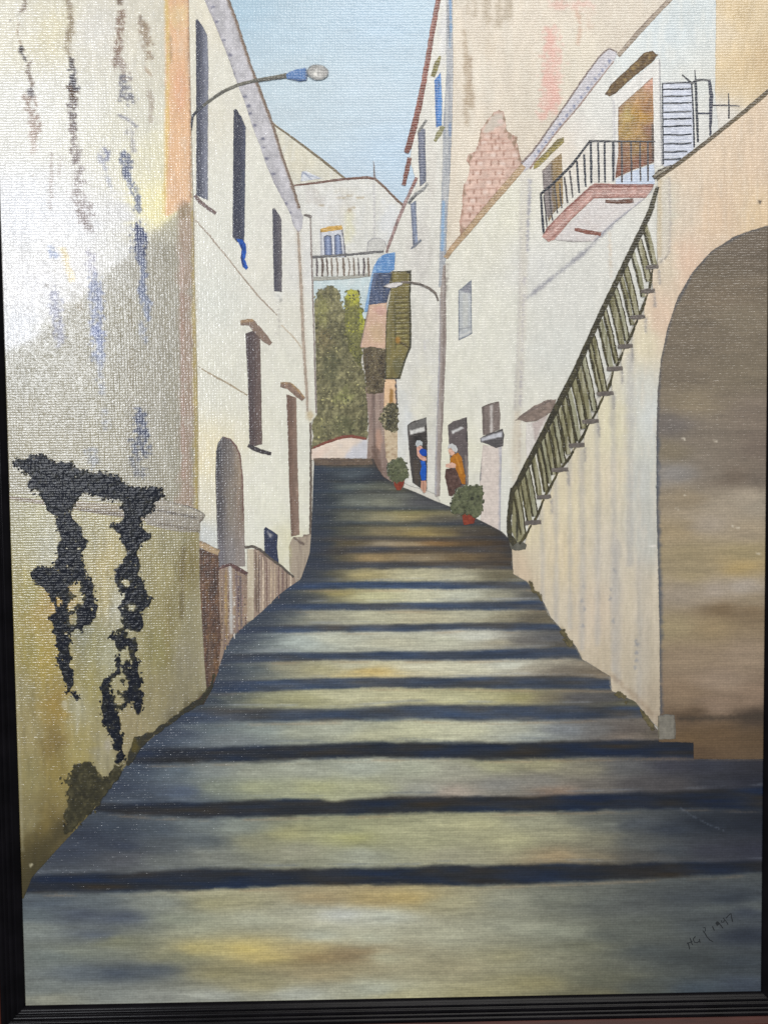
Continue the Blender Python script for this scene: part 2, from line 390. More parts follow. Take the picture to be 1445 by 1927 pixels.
Rb('balcony_rail', far, [(586, 484), (620, 482), (660, 479), (700, 475), (722, 473)], [5, 4, 4, 4.5, 4], (98, 96, 96), 5, .9)

# ---- trees and the low wall at the end of the lane
def f_tree(base, hi, lo):
    def f(g):
        g.fill(base).mottle(.7, 22, 26, hi, .02).mottle(.75, 18, 24, lo, .05).mottle(.4, 5, 8, hi).mottle(.4, 5, 7, lo).mottle(.25, 3, 3)
    return f
def f_tree1(g):
    f_tree((108, 103, 76), (146, 140, 104), (76, 74, 56))(g)
    g.blob(605, 585, 16, 40, (136, 134, 82), .6).blob(650, 745, 26, 22, (138, 138, 88), .7, .8).blob(625, 690, 18, 40, (80, 80, 60), .7, .8).blob(612, 640, 24, 26, (104, 92, 66), .6).blob(600, 800, 16, 30, (120, 116, 80), .6)
    g.blob(650, 800, 34, 22, (98, 98, 70), .7).mottle(.30, 3, 5)
T1 = [(588, 572), (593, 556), (600, 545), (612, 538), (624, 535), (636, 540), (643, 553), (649, 575), (655, 600), (664, 640), (675, 670), (684, 690), (692, 720), (694, 760), (694, 832), (640, 834), (604, 842), (585, 850), (586, 700)]
tr = P_('painted_tree', root, T1, lambda g: (f_tree1(g), g.feather(T1, 6, 1.0, 7)), 3, 3, 2.6, M_LEAF, 'olive green tree at the end of the lane beside the left house')
def f_tree2(g):
    f_tree((104, 102, 62), (132, 130, 80), (76, 76, 54))(g)
    g.blob(664, 555, 22, 22, (178, 178, 62), .9, .5).blob(682, 605, 10, 26, (160, 166, 56), .8).blob(668, 650, 20, 30, (112, 110, 68), .7).blob(665, 610, 16, 26, (120, 118, 70), .6).mottle(.25, 3, 5)
T2 = [(646, 590), (646, 562), (650, 549), (660, 541), (670, 541), (677, 550), (680, 572), (685, 588), (690, 600), (692, 625), (684, 648), (682, 680), (686, 700), (670, 690), (656, 660), (648, 630)]
tr2 = P_('painted_tree', root, T2, lambda g: (f_tree2(g), g.blob(664, 556, 18, 24, (168, 164, 74), .7, .9).blob(684, 610, 8, 16, (164, 160, 68), .7), g.feather(T2, 6, 1.0, 7)), 3.6, 3, 2.2, M_LEAF, 'yellow green tree beside the blue awning')
dabs('foliage', tr, T1, [(74, 73, 56), (92, 88, 64), (106, 103, 76), (122, 117, 84), (140, 134, 98), (152, 146, 100)], 500, 2.3, 3.3, 1, .25, .6, seed=11)
dabs('foliage', tr2, T2, [(76, 76, 54), (96, 94, 60), (112, 109, 66), (130, 128, 72), (158, 156, 70)], 180, 2.3, 3.9, 1, .25, .6, seed=12)
def f_low(g):
    g.fill((212, 196, 180)).area([(640, 868), (660, 845), (690, 822), (695, 868)], (188, 188, 194), .9, 5, 4).area([(580, 850), (620, 840), (600, 870)], (214, 190, 174), .6, 6).mottle(.05, 14, 8).mottle(.2, 10, 8, (206, 202, 200))
low = P_('painted_wall', root, [(584, 866), (584, 846), (610, 834), (640, 826), (665, 822), (692, 826), (694, 867)], f_low, 4, 3.5, .5, M_WALL, 'low white wall with a curved red coping at the top of the lane')
Rb('coping', low, [(585, 845), (605, 836), (625, 829), (642, 823), (662, 821), (690, 826)], [3, 5, 5, 6, 5.5, 5], (122, 70, 57), 4.6, .8)

# ---- cream tower house, right centre
def f_tower(g):
    g.fill((205, 193, 175))
    g.blob(875, 300, 32, 210, (211, 200, 182), .8, .3, 40).blob(1000, 180, 55, 110, (201, 190, 172), .8, .3, 40).blob(1090, 120, 60, 110, (207, 197, 178), .8, .3, 40).blob(910, 150, 40, 60, (209, 200, 184), .5)
    g.mottle(.05, 18, 70)
    for x, y0, y1, w in ((874, 62, 130, 8), (879, 110, 190, 12), (884, 160, 200, 14), (876, 190, 232, 9)): g.line([(x, y0), (x + 2, y1)], w, (158, 138, 112), .6, 3, .5, 7)
    g.line([(886, 110), (887, 178)], 2, (120, 98, 76), .6)
    for x, y1, w in ((880, 24, 5), (893, 30, 8), (915, 44, 12), (938, 50, 12), (955, 32, 12), (962, 28, 5)): g.line([(x, -12), (x, y1)], w, (150, 134, 110), .55, 4, .6, 8)
    for a in ([(1035, 62), (1032, 110), (1028, 190)], [(1040, 75), (1047, 110), (1040, 200)], [(1030, 150), (1040, 190), (1022, 215)]): g.line(a, 21, (210, 164, 150), .75, 3, .8, 6, .30)
    g.line([(1045, 10), (1075, 14), (1110, 8)], 16, (210, 168, 154), .7, 3, .8, 6, .32).line([(1085, 22), (1092, 50), (1088, 80)], 7, (190, 152, 128), .7, 2, .7).line([(1110, 20), (1108, 46)], 14, (206, 172, 150), .35, 4, .7)
    g.blob(920, 90, 20, 40, (200, 184, 160), .35)
    g.mottle(.03, 5, 9).mottle(.3, 9, 30, (214, 207, 192))
tower = P_('painted_house', root, [(843, -13), (1282, -13), (1165, 112), (1010, 300), (980, 330), (832, 500), (828, 380)], f_tower, 3, 5, .3, M_WALL, 'tall cream house with bare brick showing through its plaster')
def f_brick(g):
    g.fill((207, 178, 163))
    g.mottle(.10, 9, 6).mottle(.35, 14, 10, (216, 184, 170))
    rows = [250, 262, 270, 284, 300, 318, 336, 354, 370, 384, 398, 412]
    for i, y in enumerate(rows):
        g.line([(860, y + 5), (990, y - 3)], 2.2, (178, 138, 122), .7, 1, .5, 5)
        for k in range(9):
            x = 868 + k * 14 + (i % 2) * 7 + (i * 5 % 4); g.line([(x, y + 3), (x - .5, y + 11)], 2.4, (150, 112, 96), .8 if (i * 3 + k) % 3 else .2, 1, .5, 4)
            if (i + k) % 3 == 0: g.blob(x + 7, y + 8, 6, 4, (222, 200, 188), .85)
    g.area([(905, 250), (925, 218), (945, 212), (950, 232), (935, 240), (918, 252)], (196, 186, 172), .9, 3, 4)
    g.blob(941, 229, 7, 5, (222, 196, 186), .9)
    for x, y in ((940, 207), (926, 215), (914, 228), (949, 222), (903, 248), (901, 262), (884, 296), (882, 306), (953, 244), (960, 256), (968, 268), (972, 262), (974, 282), (979, 298), (871, 352), (872, 362), (867, 388), (868, 400), (870, 430), (868, 440)):
        g.blob(x, y, 5, 7, (134, 112, 92), .75, .8, 4)
    g.line([(872, 330), (868, 392), (866, 440)], 6, (176, 140, 124), .6, 2, .6)
brk = P_('bare_brick', tower, [(927, 213), (938, 206), (948, 211), (951, 232), (954, 246), (963, 254), (974, 258), (972, 268), (977, 288), (982, 306), (988, 316), (935, 372), (866, 446), (864, 420), (869, 392), (871, 352), (880, 334), (884, 314), (877, 302), (881, 292), (895, 284), (901, 262), (904, 244), (914, 230)], f_brick, 4, 2.4, 1.2, M_THICK, 'pink brick patch laid bare in the cream plaster')

# ---- narrow white house with red roof edge, centre
def f_white(g):
    g.fill((207, 204, 194))
    g.blob(790, 470, 30, 90, (190, 185, 178), .7, .4, 20).blob(812, 330, 14, 80, (198, 192, 182), .6).blob(800, 620, 26, 60, (200, 196, 184), .6).blob(795, 760, 26, 90, (212, 208, 192), .8).blob(765, 800, 14, 60, (204, 206, 206), .7).blob(835, 60, 12, 70, (196, 196, 198), .6)
    g.area([(752, 730), (766, 740), (760, 905), (735, 900), (745, 800)], (205, 205, 200), .6, 4)
    g.line([(799, 642), (799, 657)], 2, (186, 182, 188), .7).line([(799, 642), (806, 642)], 2, (186, 182, 188), .6)
    g.mottle(.05, 10, 30).mottle(.04, 4, 5).mottle(.25, 8, 26, (214, 212, 206))
white = P_('painted_house', root, [(826, -13), (850, -13), (851, 200), (838, 420), (834, 560), (830, 700), (824, 932), (800, 922), (770, 914), (755, 905), (742, 860), (744, 740), (738, 660), (735, 520), (716, 488), (728, 460), (757, 388), (784, 345), (770, 300), (790, 205), (812, 75)], f_white, 4, 4, .4, M_WALL, 'narrow white house with red roof edge and blue shutters, left of the cream tower')
def f_quoin(g):
    g.fill((162, 164, 166)).mottle(.5, 3, 40, (118, 124, 136)).mottle(.4, 4, 60, (196, 192, 186))
    g.line([(846, -10), (848, 60)], 4, (84, 130, 176), .8, 1.5, .5).line([(847, 60), (846, 90)], 3, (96, 128, 160), .7).line([(842, 10), (845, 70)], 3, (96, 100, 110), .7)
    g.line([(834, 380), (832, 470)], 6, (120, 158, 196), .75, 2).line([(846, 235), (846, 255)], 4, (92, 128, 180), .8).line([(846, 140), (845, 330)], 3, (104, 110, 124), .5)
Rb('quoin', white, [(845, -13), (846, 140), (842, 240), (839, 330), (834, 430), (831, 540)], [12, 13, 17, 15, 13, 12], f_quoin, 5, .8, 2.5, M_LINE, 'blue grey corner strip running down the house edge')
Rb('drainpipe', white, [(836, 498), (833, 560), (833, 640), (830, 720), (827, 800), (824, 870), (823, 934)], [5, 12, 14, 13, 12, 11, 10], lambda g: g.fill((150, 138, 130)).line([(826, 560), (825, 700), (820, 800), (819, 930)], 4, (176, 178, 188), .8, 2).line([(838, 500), (834, 700), (829, 940)], 3, (112, 98, 92), .8, 1.4, .5).mottle(.5, 3, 30, (172, 166, 162)), 5.2, .7)
Rb('roof_edge', white, [(827, -13), (816, 45), (808, 92), (800, 140), (790, 192), (780, 235), (768, 278), (764, 288)], [9, 10, 10, 10, 11, 12, 12, 10], lambda g: g.fill((122, 72, 60)).mottle(.3, 5, 9).line([(822, 0), (800, 120), (786, 190)], 3, (166, 120, 108), .7, 1.5, .6).mottle(.5, 4, 4, (96, 50, 44)), 5.5, .8, label='dark red tiled roof edge')
Rb('roof_edge', white, [(771, 297), (766, 318), (759, 350)], [9, 9, 7], (116, 72, 62), 5.5, .8)
Rb('roof_edge', white, [(784, 334), (776, 352), (764, 378), (750, 412), (738, 444), (727, 476)], [6, 6, 7, 6.5, 6, 5], lambda g: g.fill((146, 122, 118)).line([(784, 334), (775, 354)], 5, (116, 72, 64), .9).mottle(.3, 4, 6), 5.5, .7)
def f_bsh(g): g.fill((70, 118, 176)).mottle(.25, 3, 16).line([(829, 150), (832, 232)], 3, (124, 158, 192), .6).line([(820, 150), (822, 235)], 2, (44, 76, 128), .7)
P_('shutter', white, [(817, 152), (829, 136), (832, 190), (831, 236), (820, 241)], f_bsh, 5.3, 2, .5, label='bright blue shutter under an olive lintel')
Rb('lintel', white, [(828, 106), (822, 120), (814, 145)], [5, 11, 8], lambda g: g.fill((116, 108, 58)).mottle(.3, 4, 4).line([(832, 118), (822, 145)], 5, (50, 48, 46), .8), 5.6, .9)
Rb('sill', white, [(833, 238), (826, 252), (818, 267)], [9, 10, 5], (134, 130, 92), 5.6, 1)
P_('window', white, [(786, 250), (793, 241), (800, 244), (801, 300), (802, 342), (790, 352), (787, 300)], lambda g: g.fill((96, 100, 116)).mottle(.25, 3, 14).line([(794, 244), (794, 350)], 3, (128, 134, 150), .5).line([(787, 250), (790, 350)], 3, (70, 72, 86), .6), 5.3, 2, .5)
Rb('lintel', white, [(802, 226), (795, 238), (786, 250)], [3, 5, 4], (106, 106, 102), 5.6, .9)
Rb('sill', white, [(805, 346), (795, 358), (782, 366), (768, 384)], [5, 5, 7, 6], lambda g: g.fill((132, 132, 130)).line([(770, 382), (784, 368)], 4, (52, 52, 54), .8, 2).mottle(.3, 4, 4), 5.6, 1)
P_('window', white, [(772, 384), (783, 377), (784, 420), (786, 456), (777, 463)], lambda g: g.fill((118, 126, 144)).mottle(.3, 3, 14).line([(774, 385), (778, 460)], 2, (84, 88, 104), .7), 5.3, 2, .5)
Rb('sill', white, [(792, 452), (783, 461), (773, 468)], [3, 5, 3], (112, 116, 126), 5.6, 1)
# blue awning, peach wall and dark plants beside it
def f_end(g):
    g.fill((198, 166, 144)).blob(710, 630, 22, 24, (186, 160, 128), .8).blob(715, 585, 14, 12, (200, 158, 146), .8)
    g.line([(693, 578), (684, 620), (676, 654)], 4, (104, 94, 96), .8, 1.5, .4).mottle(.06, 6, 12)
    g.mottle(.2, 4, 9, (176, 148, 118))
ph = P_('painted_house', root, [(694, 572), (728, 568), (726, 658), (702, 655), (677, 654), (684, 620)], f_end, 4.4, 2.6, .5, M_WALL, 'peach wall of a narrow house under the blue awning')
def f_col(g):
    g.fill((146, 126, 116)).mottle(.5, 4, 40, (112, 92, 84)).mottle(.4, 4, 30, (176, 156, 140)).blob(712, 830, 8, 30, (184, 146, 124), .7).line([(703, 740), (705, 850)], 4, (88, 74, 68), .6, 2)
    g.line([(704, 850), (714, 900), (728, 918)], 16, (96, 76, 66), .8, 5, .6)
P_('house_wall', ph, [(688, 728), (724, 722), (724, 800), (728, 850), (742, 900), (735, 922), (716, 906), (700, 880), (690, 868), (694, 800)], f_col, 4.5, 2.6, .7, M_WALL, 'mauve brown lower wall of the end house')
P_('creeper', ph, [(683, 656), (702, 652), (726, 658), (724, 700), (722, 738), (706, 742), (690, 740), (689, 712), (684, 690)], lambda g: g.fill((92, 82, 64)).mottle(.7, 6, 8, (66, 58, 46)).mottle(.5, 5, 7, (122, 110, 86)), 4.8, 2.6, 1.6, M_LEAF, 'dark brown creeper below the peach wall')
dabs('leaf_dabs', ph, [(686, 660), (722, 656), (722, 736), (692, 738)], [(60, 52, 42), (84, 74, 58), (104, 94, 72), (124, 112, 86)], 260, 2.8, 5, 3, .5, .5, seed=13)
P_('balcony_door', ph, [(724, 714), (746, 714), (748, 762), (722, 766)], lambda g: g.fill((214, 180, 144)).area([(733, 730), (740, 733), (739, 770), (732, 770)], (150, 112, 62), .95, 1, 1).line([(746, 712), (747, 770)], 4.5, (58, 58, 68), .9, 1, .5, 4).mottle(.06, 4, 9), 4.7, 2.2, .4)
P_('garden_wall', ph, [(722, 800), (748, 800), (748, 880), (740, 890), (726, 862)], lambda g: g.fill((190, 170, 142)).mottle(.6, 6, 5, (146, 122, 96)).mottle(.4, 5, 4, (214, 200, 172)), 4.7, 2.2, .6, M_WALL)
P_('hanging_plant', ph, [(722, 768), (732, 757), (748, 760), (750, 790), (748, 812), (736, 814), (722, 806), (714, 790)], lambda g: g.fill((82, 78, 60)).mottle(.9, 4, 4, (128, 122, 92)).mottle(.8, 4, 5, (50, 48, 40)).mottle(.5, 3, 3, (190, 180, 150), .1), 5.2, 2, 2.0, M_LEAF)
dabs('leaf_dabs', ph, [(722, 768), (732, 757), (748, 760), (750, 790), (748, 812), (736, 814), (722, 806), (714, 790)], [(48, 46, 38), (70, 66, 50), (96, 90, 68), (150, 140, 110)], 120, 2.4, 5.5, 3, .7, .55, seed=14)
aw = P_('painted_awning', root, [(704, 500), (712, 486), (724, 478), (744, 475), (743, 492), (742, 508), (732, 514), (704, 514), (700, 512)], lambda g: g.fill((90, 132, 180)).mottle(.7, 4, 12, (144, 174, 204)).blob(712, 496, 10, 9, (74, 116, 170), .7).line([(706, 498), (702, 514)], 3, (120, 160, 200), .7), 6.2, 2, .5, None, 'bright blue awning on the white house')
P_('awning_side', aw, [(703, 500), (703, 514), (698, 545), (692, 586), (685, 588), (690, 560), (697, 528)], lambda g: g.fill((118, 154, 192)).mottle(.7, 3, 20, (160, 186, 208)), 6, 2, .5)
P_('awning_shade', aw, [(703, 513), (738, 512), (734, 545), (727, 570), (694, 574), (696, 552)], lambda g: g.fill((70, 80, 104)).mottle(.6, 3, 16, (48, 54, 70)).mottle(.5, 3, 18, (108, 120, 148)), 6.1, 2, .5, label='dark blue shade under the awning')
def f_gsh(g):
    g.fill((114, 104, 64)).mottle(.2, 4, 20)
    for i in range(10):
        y = 562 + i * 9.6; g.line([(744, y), (766, y - 2 + i * .1)], 2.6, (70, 64, 38), .75, 1, .4).line([(745, y + 3.5), (766, y + 2)], 2.2, (150, 142, 90), .7, 1, .5)
    g.line([(743, 556), (744, 655)], 3, (84, 80, 52), .8).line([(733, 560), (731, 700)], 6, (128, 122, 88), .6, 3).line([(772, 512), (772, 652), (750, 712)], 4, (46, 46, 40), .9, 1.2, .4).line([(735, 512), (737, 525), (726, 600), (725, 714)], 3, (58, 56, 46), .9, 1.2, .5)
    g.line([(724, 713), (750, 713)], 3, (44, 42, 38), .9).line([(738, 511), (774, 510)], 2.5, (42, 42, 36), .9).line([(745, 640), (768, 654)], 3, (64, 52, 34), .8).blob(748, 640, 6, 8, (166, 120, 52), .8).blob(768, 513, 5, 4, (30, 30, 30), .9)
    g.blob(750, 690, 14, 20, (96, 94, 70), .6)
gs = P_('painted_shutter', root, [(738, 511), (774, 509), (772, 560), (774, 600), (774, 652), (764, 676), (753, 713), (724, 714), (725, 640), (727, 590), (735, 548), (733, 530)], f_gsh, 6.8, 2, .6, None, 'open olive green louvred shutter on the white house')
lp2 = Rb('painted_street_lamp', root, [(754, 531), (772, 532), (790, 535), (806, 542), (819, 552), (824, 566)], [4, 4.5, 4.5, 4.5, 4.5, 3], lambda g: g.fill((112, 102, 94)).line([(770, 532), (800, 538)], 2, (60, 58, 58), .7).mottle(.2, 5, 5), 8, .5, label='small street lamp on a curved arm in front of the green shutter')
P_('lamp_head', lp2, [(719, 541), (728, 535), (745, 531), (758, 532), (757, 537), (746, 542), (732, 543)], lambda g: g.fill((206, 200, 196)).line([(720, 541), (733, 544), (746, 543), (758, 536)], 3.5, (36, 36, 42), .95, 1).line([(722, 538), (735, 532), (756, 531)], 2.5, (96, 92, 92), .8), 8.4, 1.6, .4)

# ---- long white house on the right
def f_right(g):
    g.fill((209, 208, 200))
    g.ctrl([(1300, 30, (192, 201, 207)), (1250, 60, (196, 206, 214)), (1200, 120, (204, 210, 214)), (1320, 140, (203, 206, 206)), (1270, 230, (206, 207, 208)), (1310, 280, (205, 205, 205)), (1100, 250, (207, 203, 200)), (1060, 270, (214, 204, 194)),
            (1130, 220, (207, 207, 206)), (950, 400, (210, 208, 196)), (900, 460, (209, 207, 197)), (930, 600, (212, 211, 203)), (1010, 500, (206, 206, 206)), (1080, 560, (208, 208, 206)), (1150, 450, (208, 208, 206)), (1040, 650, (207, 208, 206)),
            (880, 700, (212, 211, 202)), (920, 740, (214, 213, 206)), (850, 850, (215, 213, 198)), (1000, 850, (210, 206, 196)), (960, 930, (212, 212, 208)), (1250, 340, (208, 206, 200)), (1180, 560, (206, 206, 204))], 60, 60, 1.4)
    g.line([(989, 330), (985, 480), (980, 640), (974, 780), (970, 920)], 15, (194, 189, 182), .7, 3, .2).line([(996, 340), (992, 470)], 3.5, (142, 142, 158), .8, 1.5, .6, 12).line([(986, 520), (981, 660), (978, 770)], 2.5, (164, 160, 170), .7, 1.2, .6, 12).line([(980, 330), (977, 560), (968, 770)], 2.5, (176, 172, 172), .7)
    g.line([(979, 790), (976, 870)], 3, (172, 160, 150), .7).line([(972, 780), (968, 900)], 12, (206, 196, 180), .6, 4)
    g.line([(1226, 356), (1190, 384), (1150, 424), (1100, 474), (1050, 514), (992, 560)], [6][0], (134, 134, 146), .85, 2.5, .5, 12)
    g.line([(1146, 440), (1149, 520)], 4, (196, 178, 160), .7, 2)
    g.line([(842, 500), (838, 560)], 4, (120, 110, 108), .7)
    g.line([(1143, 120), (1153, 190), (1157, 320)], 2.5, (176, 178, 184), .7)
    g.C *= np.array((1.012, 1.004, .975)); g.mottle(.035, 12, 30).mottle(.03, 4, 4).mottle(.3, 7, 34, (219, 216, 206))
right = P_('painted_house', root, [(836, 492), (905, 412), (985, 318), (1000, 292), (1080, 185), (1145, 103), (1166, 100), (1275, -13), (1362, -13), (1362, 245), (1250, 345), (1232, 520), (1150, 700), (1040, 905), (990, 1010), (962, 1024), (940, 1010), (905, 985), (868, 985), (832, 952), (822, 934), (832, 700), (834, 560)], f_right, 5, 5, .4, M_WALL, 'long white house on the right with an iron balcony above its doors')
P_('side_wall', right, [(1346, -13), (1462, -13), (1462, 175), (1352, 262), (1344, 180)], lambda g: g.ctrl([(1355, 60, (214, 196, 166)), (1385, 30, (203, 180, 140)), (1430, 40, (205, 184, 148)), (1370, 130, (212, 190, 152)), (1400, 120, (206, 182, 142)), (1440, 110, (204, 178, 138)), (1350, 230, (212, 206, 196))], 40, 40).mottle(.05, 12, 30), 5.3, 4, .8, M_WALL, 'sandy peach side wall beyond the louvred shutter')
def f_gut(a, b, c, d):
    def f(g):
        g.fill(a).line([(1158, 98), (1138, 98), (1058, 198), (998, 284)], 5, b, .9, 1.6, .4).mottle(.3, 5, 5)
    return f
Rb('roof_edge', right, [(1272, -13), (1236, 24), (1200, 62), (1162, 106)], [9, 9, 10, 8], lambda g: g.fill((148, 132, 114)).line([(1266, -13), (1158, 100)], 3, (110, 90, 74), .9, 1).line([(1280, -12), (1166, 110)], 3.5, (98, 78, 62), .9, 1.2, .5).mottle(.2, 5, 5), 6, .6)
def f_gutter(g):
    g.fill((188, 184, 188))
    for i in range(22):
        t = i / 21.; x, y = 1006 + 140 * t, 294 - 178 * t; g.blob(x, y, 3.4, 4.4, (92, 102, 136), .8 if i % 2 else .45, .5, 4)
    g.mottle(.08, 4, 4)
P_('gutter', right, [(1143, 94), (1154, 94), (1160, 102), (1156, 113), (1131, 143), (1087, 200), (1049, 244), (1016, 288), (1000, 312), (986, 324), (978, 314), (984, 304), (1000, 290), (1026, 254), (1050, 219), (1078, 178), (1104, 140), (1124, 112)], f_gutter, 6.2, 2.6, .6, None, 'lilac grey gutter with blue tile ends along the roof')
Rb('gutter_edge', right, [(1160, 98), (1144, 92), (1126, 108), (1104, 138), (1076, 178), (1050, 217), (1024, 254), (1000, 288), (980, 308)], [2.5, 3.4, 3, 3, 3.4, 3, 3.4, 3.4, 5], (122, 106, 100), 6.6, .8)
Rb('gutter_edge', right, [(1154, 116), (1131, 145), (1087, 202), (1049, 246), (1016, 290), (996, 318)], [2, 2.4, 2.8, 2.4, 3, 4], (146, 122, 112), 6.6, .8)
Rb('roof_edge', right, [(985, 312), (950, 352), (915, 392), (880, 434), (850, 468), (838, 486)], [13, 13, 12, 12, 10, 9], lambda g: g.fill((170, 144, 112)).line([(980, 306), (940, 350), (880, 424), (836, 476)], 3.5, (126, 96, 80), .9, 1.2, .4).line([(992, 318), (950, 366), (886, 440), (846, 486)], 3, (104, 90, 80), .8, 1.3, .7, 5).mottle(.16, 6, 6), 6.4, .7, label='ochre brown tiled roof edge running down to the drainpipe')
# balcony door, its lintel, shutter
P_('door_frame', right, [(1150, 184), (1235, 112), (1241, 112), (1246, 312), (1229, 316), (1229, 300), (1153, 340)], lambda g: g.fill((214, 211, 205)).line([(1154, 190), (1157, 330)], 3, (176, 174, 176), .8).line([(1240, 112), (1245, 312)], 2.4, (92, 92, 100), .85).mottle(.05, 6, 16), 6, 2.6, .3)
def f_curt(g):
    g.ctrl([(1165, 205, (146, 112, 80)), (1195, 180, (156, 122, 84)), (1222, 152, (186, 140, 118)), (1180, 215, (168, 144, 80)), (1205, 215, (166, 124, 48)), (1222, 200, (150, 106, 64)), (1175, 250, (156, 128, 72)), (1200, 245, (160, 126, 74)), (1224, 250, (126, 88, 66)),
            (1170, 285, (132, 96, 72)), (1190, 280, (142, 112, 68)), (1215, 285, (136, 96, 66)), (1160, 325, (120, 76, 60)), (1200, 308, (132, 88, 70)), (1226, 300, (104, 74, 64))], 14, 16)
    g.line([(1227, 235), (1228, 300)], 4, (58, 54, 54), .8, 1.5, .4).line([(1162, 203), (1226, 146)], 2.5, (110, 90, 80), .7).line([(1163, 205), (1160, 300), (1157, 332)], 2.2, (120, 86, 66), .7).mottle(.18, 4, 9)
P_('curtain', right, [(1162, 203), (1190, 178), (1227, 145), (1229, 240), (1230, 306), (1190, 320), (1156, 336), (1162, 290)], f_curt, 6.4, 2.4, .5, None, 'ochre brown curtain in the balcony doorway')
P_('threshold', right, [(1157, 338), (1190, 322), (1230, 308), (1231, 348), (1157, 348)], lambda g: g.fill((190, 200, 216)).mottle(.3, 5, 12, (206, 208, 212)), 6.3, 2.6, .4)
P_('lintel', right, [(1137, 178), (1150, 158), (1180, 130), (1212, 99), (1226, 96), (1237, 104), (1228, 116), (1190, 146), (1158, 176), (1146, 182)], lambda g: g.fill((112, 92, 66)).mottle(.8, 5, 5, (158, 134, 88)).mottle(.7, 4, 5, (78, 62, 48)).edge([(1137, 178), (1150, 158), (1212, 99), (1226, 96), (1237, 104), (1158, 176)], 2, (84, 68, 56), .7), 6.8, 2, .9, M_THICK, 'mottled brown lintel over the balcony door')
shp = P_('louvred_shutter', right, [(1245, 156), (1300, 154), (1304, 290), (1262, 312), (1247, 314)], lambda g: g.fill((196, 200, 212)).mottle(.08, 8, 6).mottle(.3, 12, 8, (210, 212, 214)), 6, 2.6, .3, None, 'pale open shutter with dark louvre lines beside the balcony door')
for i, y in enumerate((157, 168, 181, 194.5, 211, 224, 238, 253.5, 270.5, 286, 300)):
    x1 = min(1300, 1300 - max(0, (y - 278) * 1.0))
    Rb('louvre', right, [(1245, y + 1), (1262, y + .6), (1282, y + random.uniform(-.8, 1.4)), (x1, y - .6)], [2.6, 3.4, random.uniform(2.6, 4.2), 2.6], (38, 46, 58), 6.6, .7)
Rb('shutter_post', right, [(1245, 157), (1246, 230), (1247, 310)], 2.6, (52, 58, 68), 6.7, .5)
Rb('shutter_post', right, [(1300, 156), (1303, 210), (1305, 278)], 3, (46, 52, 62), 6.7, .5)
Rb('shutter_post', right, [(1306, 132), (1308, 165), (1310, 220), (1312, 268)], [2, 5, 5, 4], (44, 50, 60), 6.7, .6)
Rb('shutter_bracket', right, [(1282, 142), (1292, 150), (1300, 158), (1309, 152), (1322, 151), (1334, 152)], [2.5, 3.5, 5, 4.5, 3.5, 4], (36, 40, 48), 6.8, .7)
Rb('shutter_post', right, [(1333, 150), (1337, 180), (1336, 215), (1335, 256)], [5, 8, 6, 4], (52, 56, 72), 6.7, .7)
Rb('shutter_bracket', right, [(1312, 214), (1334, 214)], 3, (66, 70, 82), 6.6, .5)
ant = Rb('painted_antenna', root, [(1338, 199), (1362, 199), (1390, 200)], [2.6, 2.8, 2], (70, 66, 70), 7, .5, label='small dark cross shaped antenna above the stair wall')
Rb('antenna_mast', ant, [(1369, 176), (1370, 200), (1370, 224)], [1.5, 3, 3.4], (56, 56, 62), 7.2, .5)
# small upper window left of the balcony
P_('lintel', right, [(1003, 320), (1004, 308), (1028, 284), (1048, 262), (1060, 258), (1061, 268), (1040, 288), (1014, 314)], lambda g: g.fill((134, 120, 62)).mottle(.3, 5, 5).line([(1003, 308), (1056, 259)], 2.5, (84, 72, 48), .8).line([(1006, 322), (1062, 270)], 3, (206, 206, 212), .6), 6.8, 2, .6, None, 'olive lintel of the small window beside the balcony')
P_('window', right, [(1019, 322), (1036, 304), (1056, 288), (1058, 340), (1059, 384), (1040, 402), (1032, 418), (1026, 400), (1022, 360)], lambda g: g.fill((134, 112, 76)).area([(1018, 322), (1036, 306), (1040, 400), (1024, 420)], (122, 114, 116), .9, 2).line([(1037, 306), (1043, 400)], 3, (88, 76, 62), .8).line([(1048, 298), (1050, 390)], 4, (150, 122, 74), .7, 2).mottle(.14, 4, 12), 6.2, 2.2, .5)
def f_slab(g):
    g.fill((178, 140, 130)).line([(1022, 440), (1050, 405), (1114, 350), (1228, 350)], 5, (124, 76, 68), .9, 1.6, .4).line([(1030, 446), (1116, 364), (1222, 362)], 2, (204, 176, 168), .8).line([(1034, 452), (1116, 372), (1214, 371)], 2.5, (136, 88, 78), .7, 1.2, .5).mottle(.14, 6, 6)
slab = P_('balcony_slab', right, [(1019, 446), (1029, 428), (1066, 390), (1108, 352), (1118, 345), (1170, 347), (1230, 347), (1226, 356), (1214, 373), (1160, 373), (1116, 374), (1076, 412), (1042, 452), (1031, 456)], f_slab, 7, 2.4, .6, None, 'rose brown edge of the iron balcony')
P_('balcony_underside', right, [(1040, 452), (1116, 374), (1214, 373), (1150, 424), (1118, 455), (1076, 456)], lambda g: g.fill((207, 201, 197)).line([(1036, 453), (1076, 455), (1108, 455)], 3, (120, 114, 112), .8, 1.2, .5).mottle(.3, 8, 8, (190, 178, 172)).line([(1214, 375), (1150, 424), (1118, 455)], 5, (140, 140, 152), .8, 2, .4), 6.6, 2.6, .4)
Rb('bracket', right, [(1138, 379), (1160, 381), (1191, 378)], [6, 8, 9], (102, 72, 60), 7.2, .8)
Rb('bracket', right, [(1080, 432), (1104, 437), (1130, 441)], [6, 8, 8], (128, 82, 70), 7.2, .8)
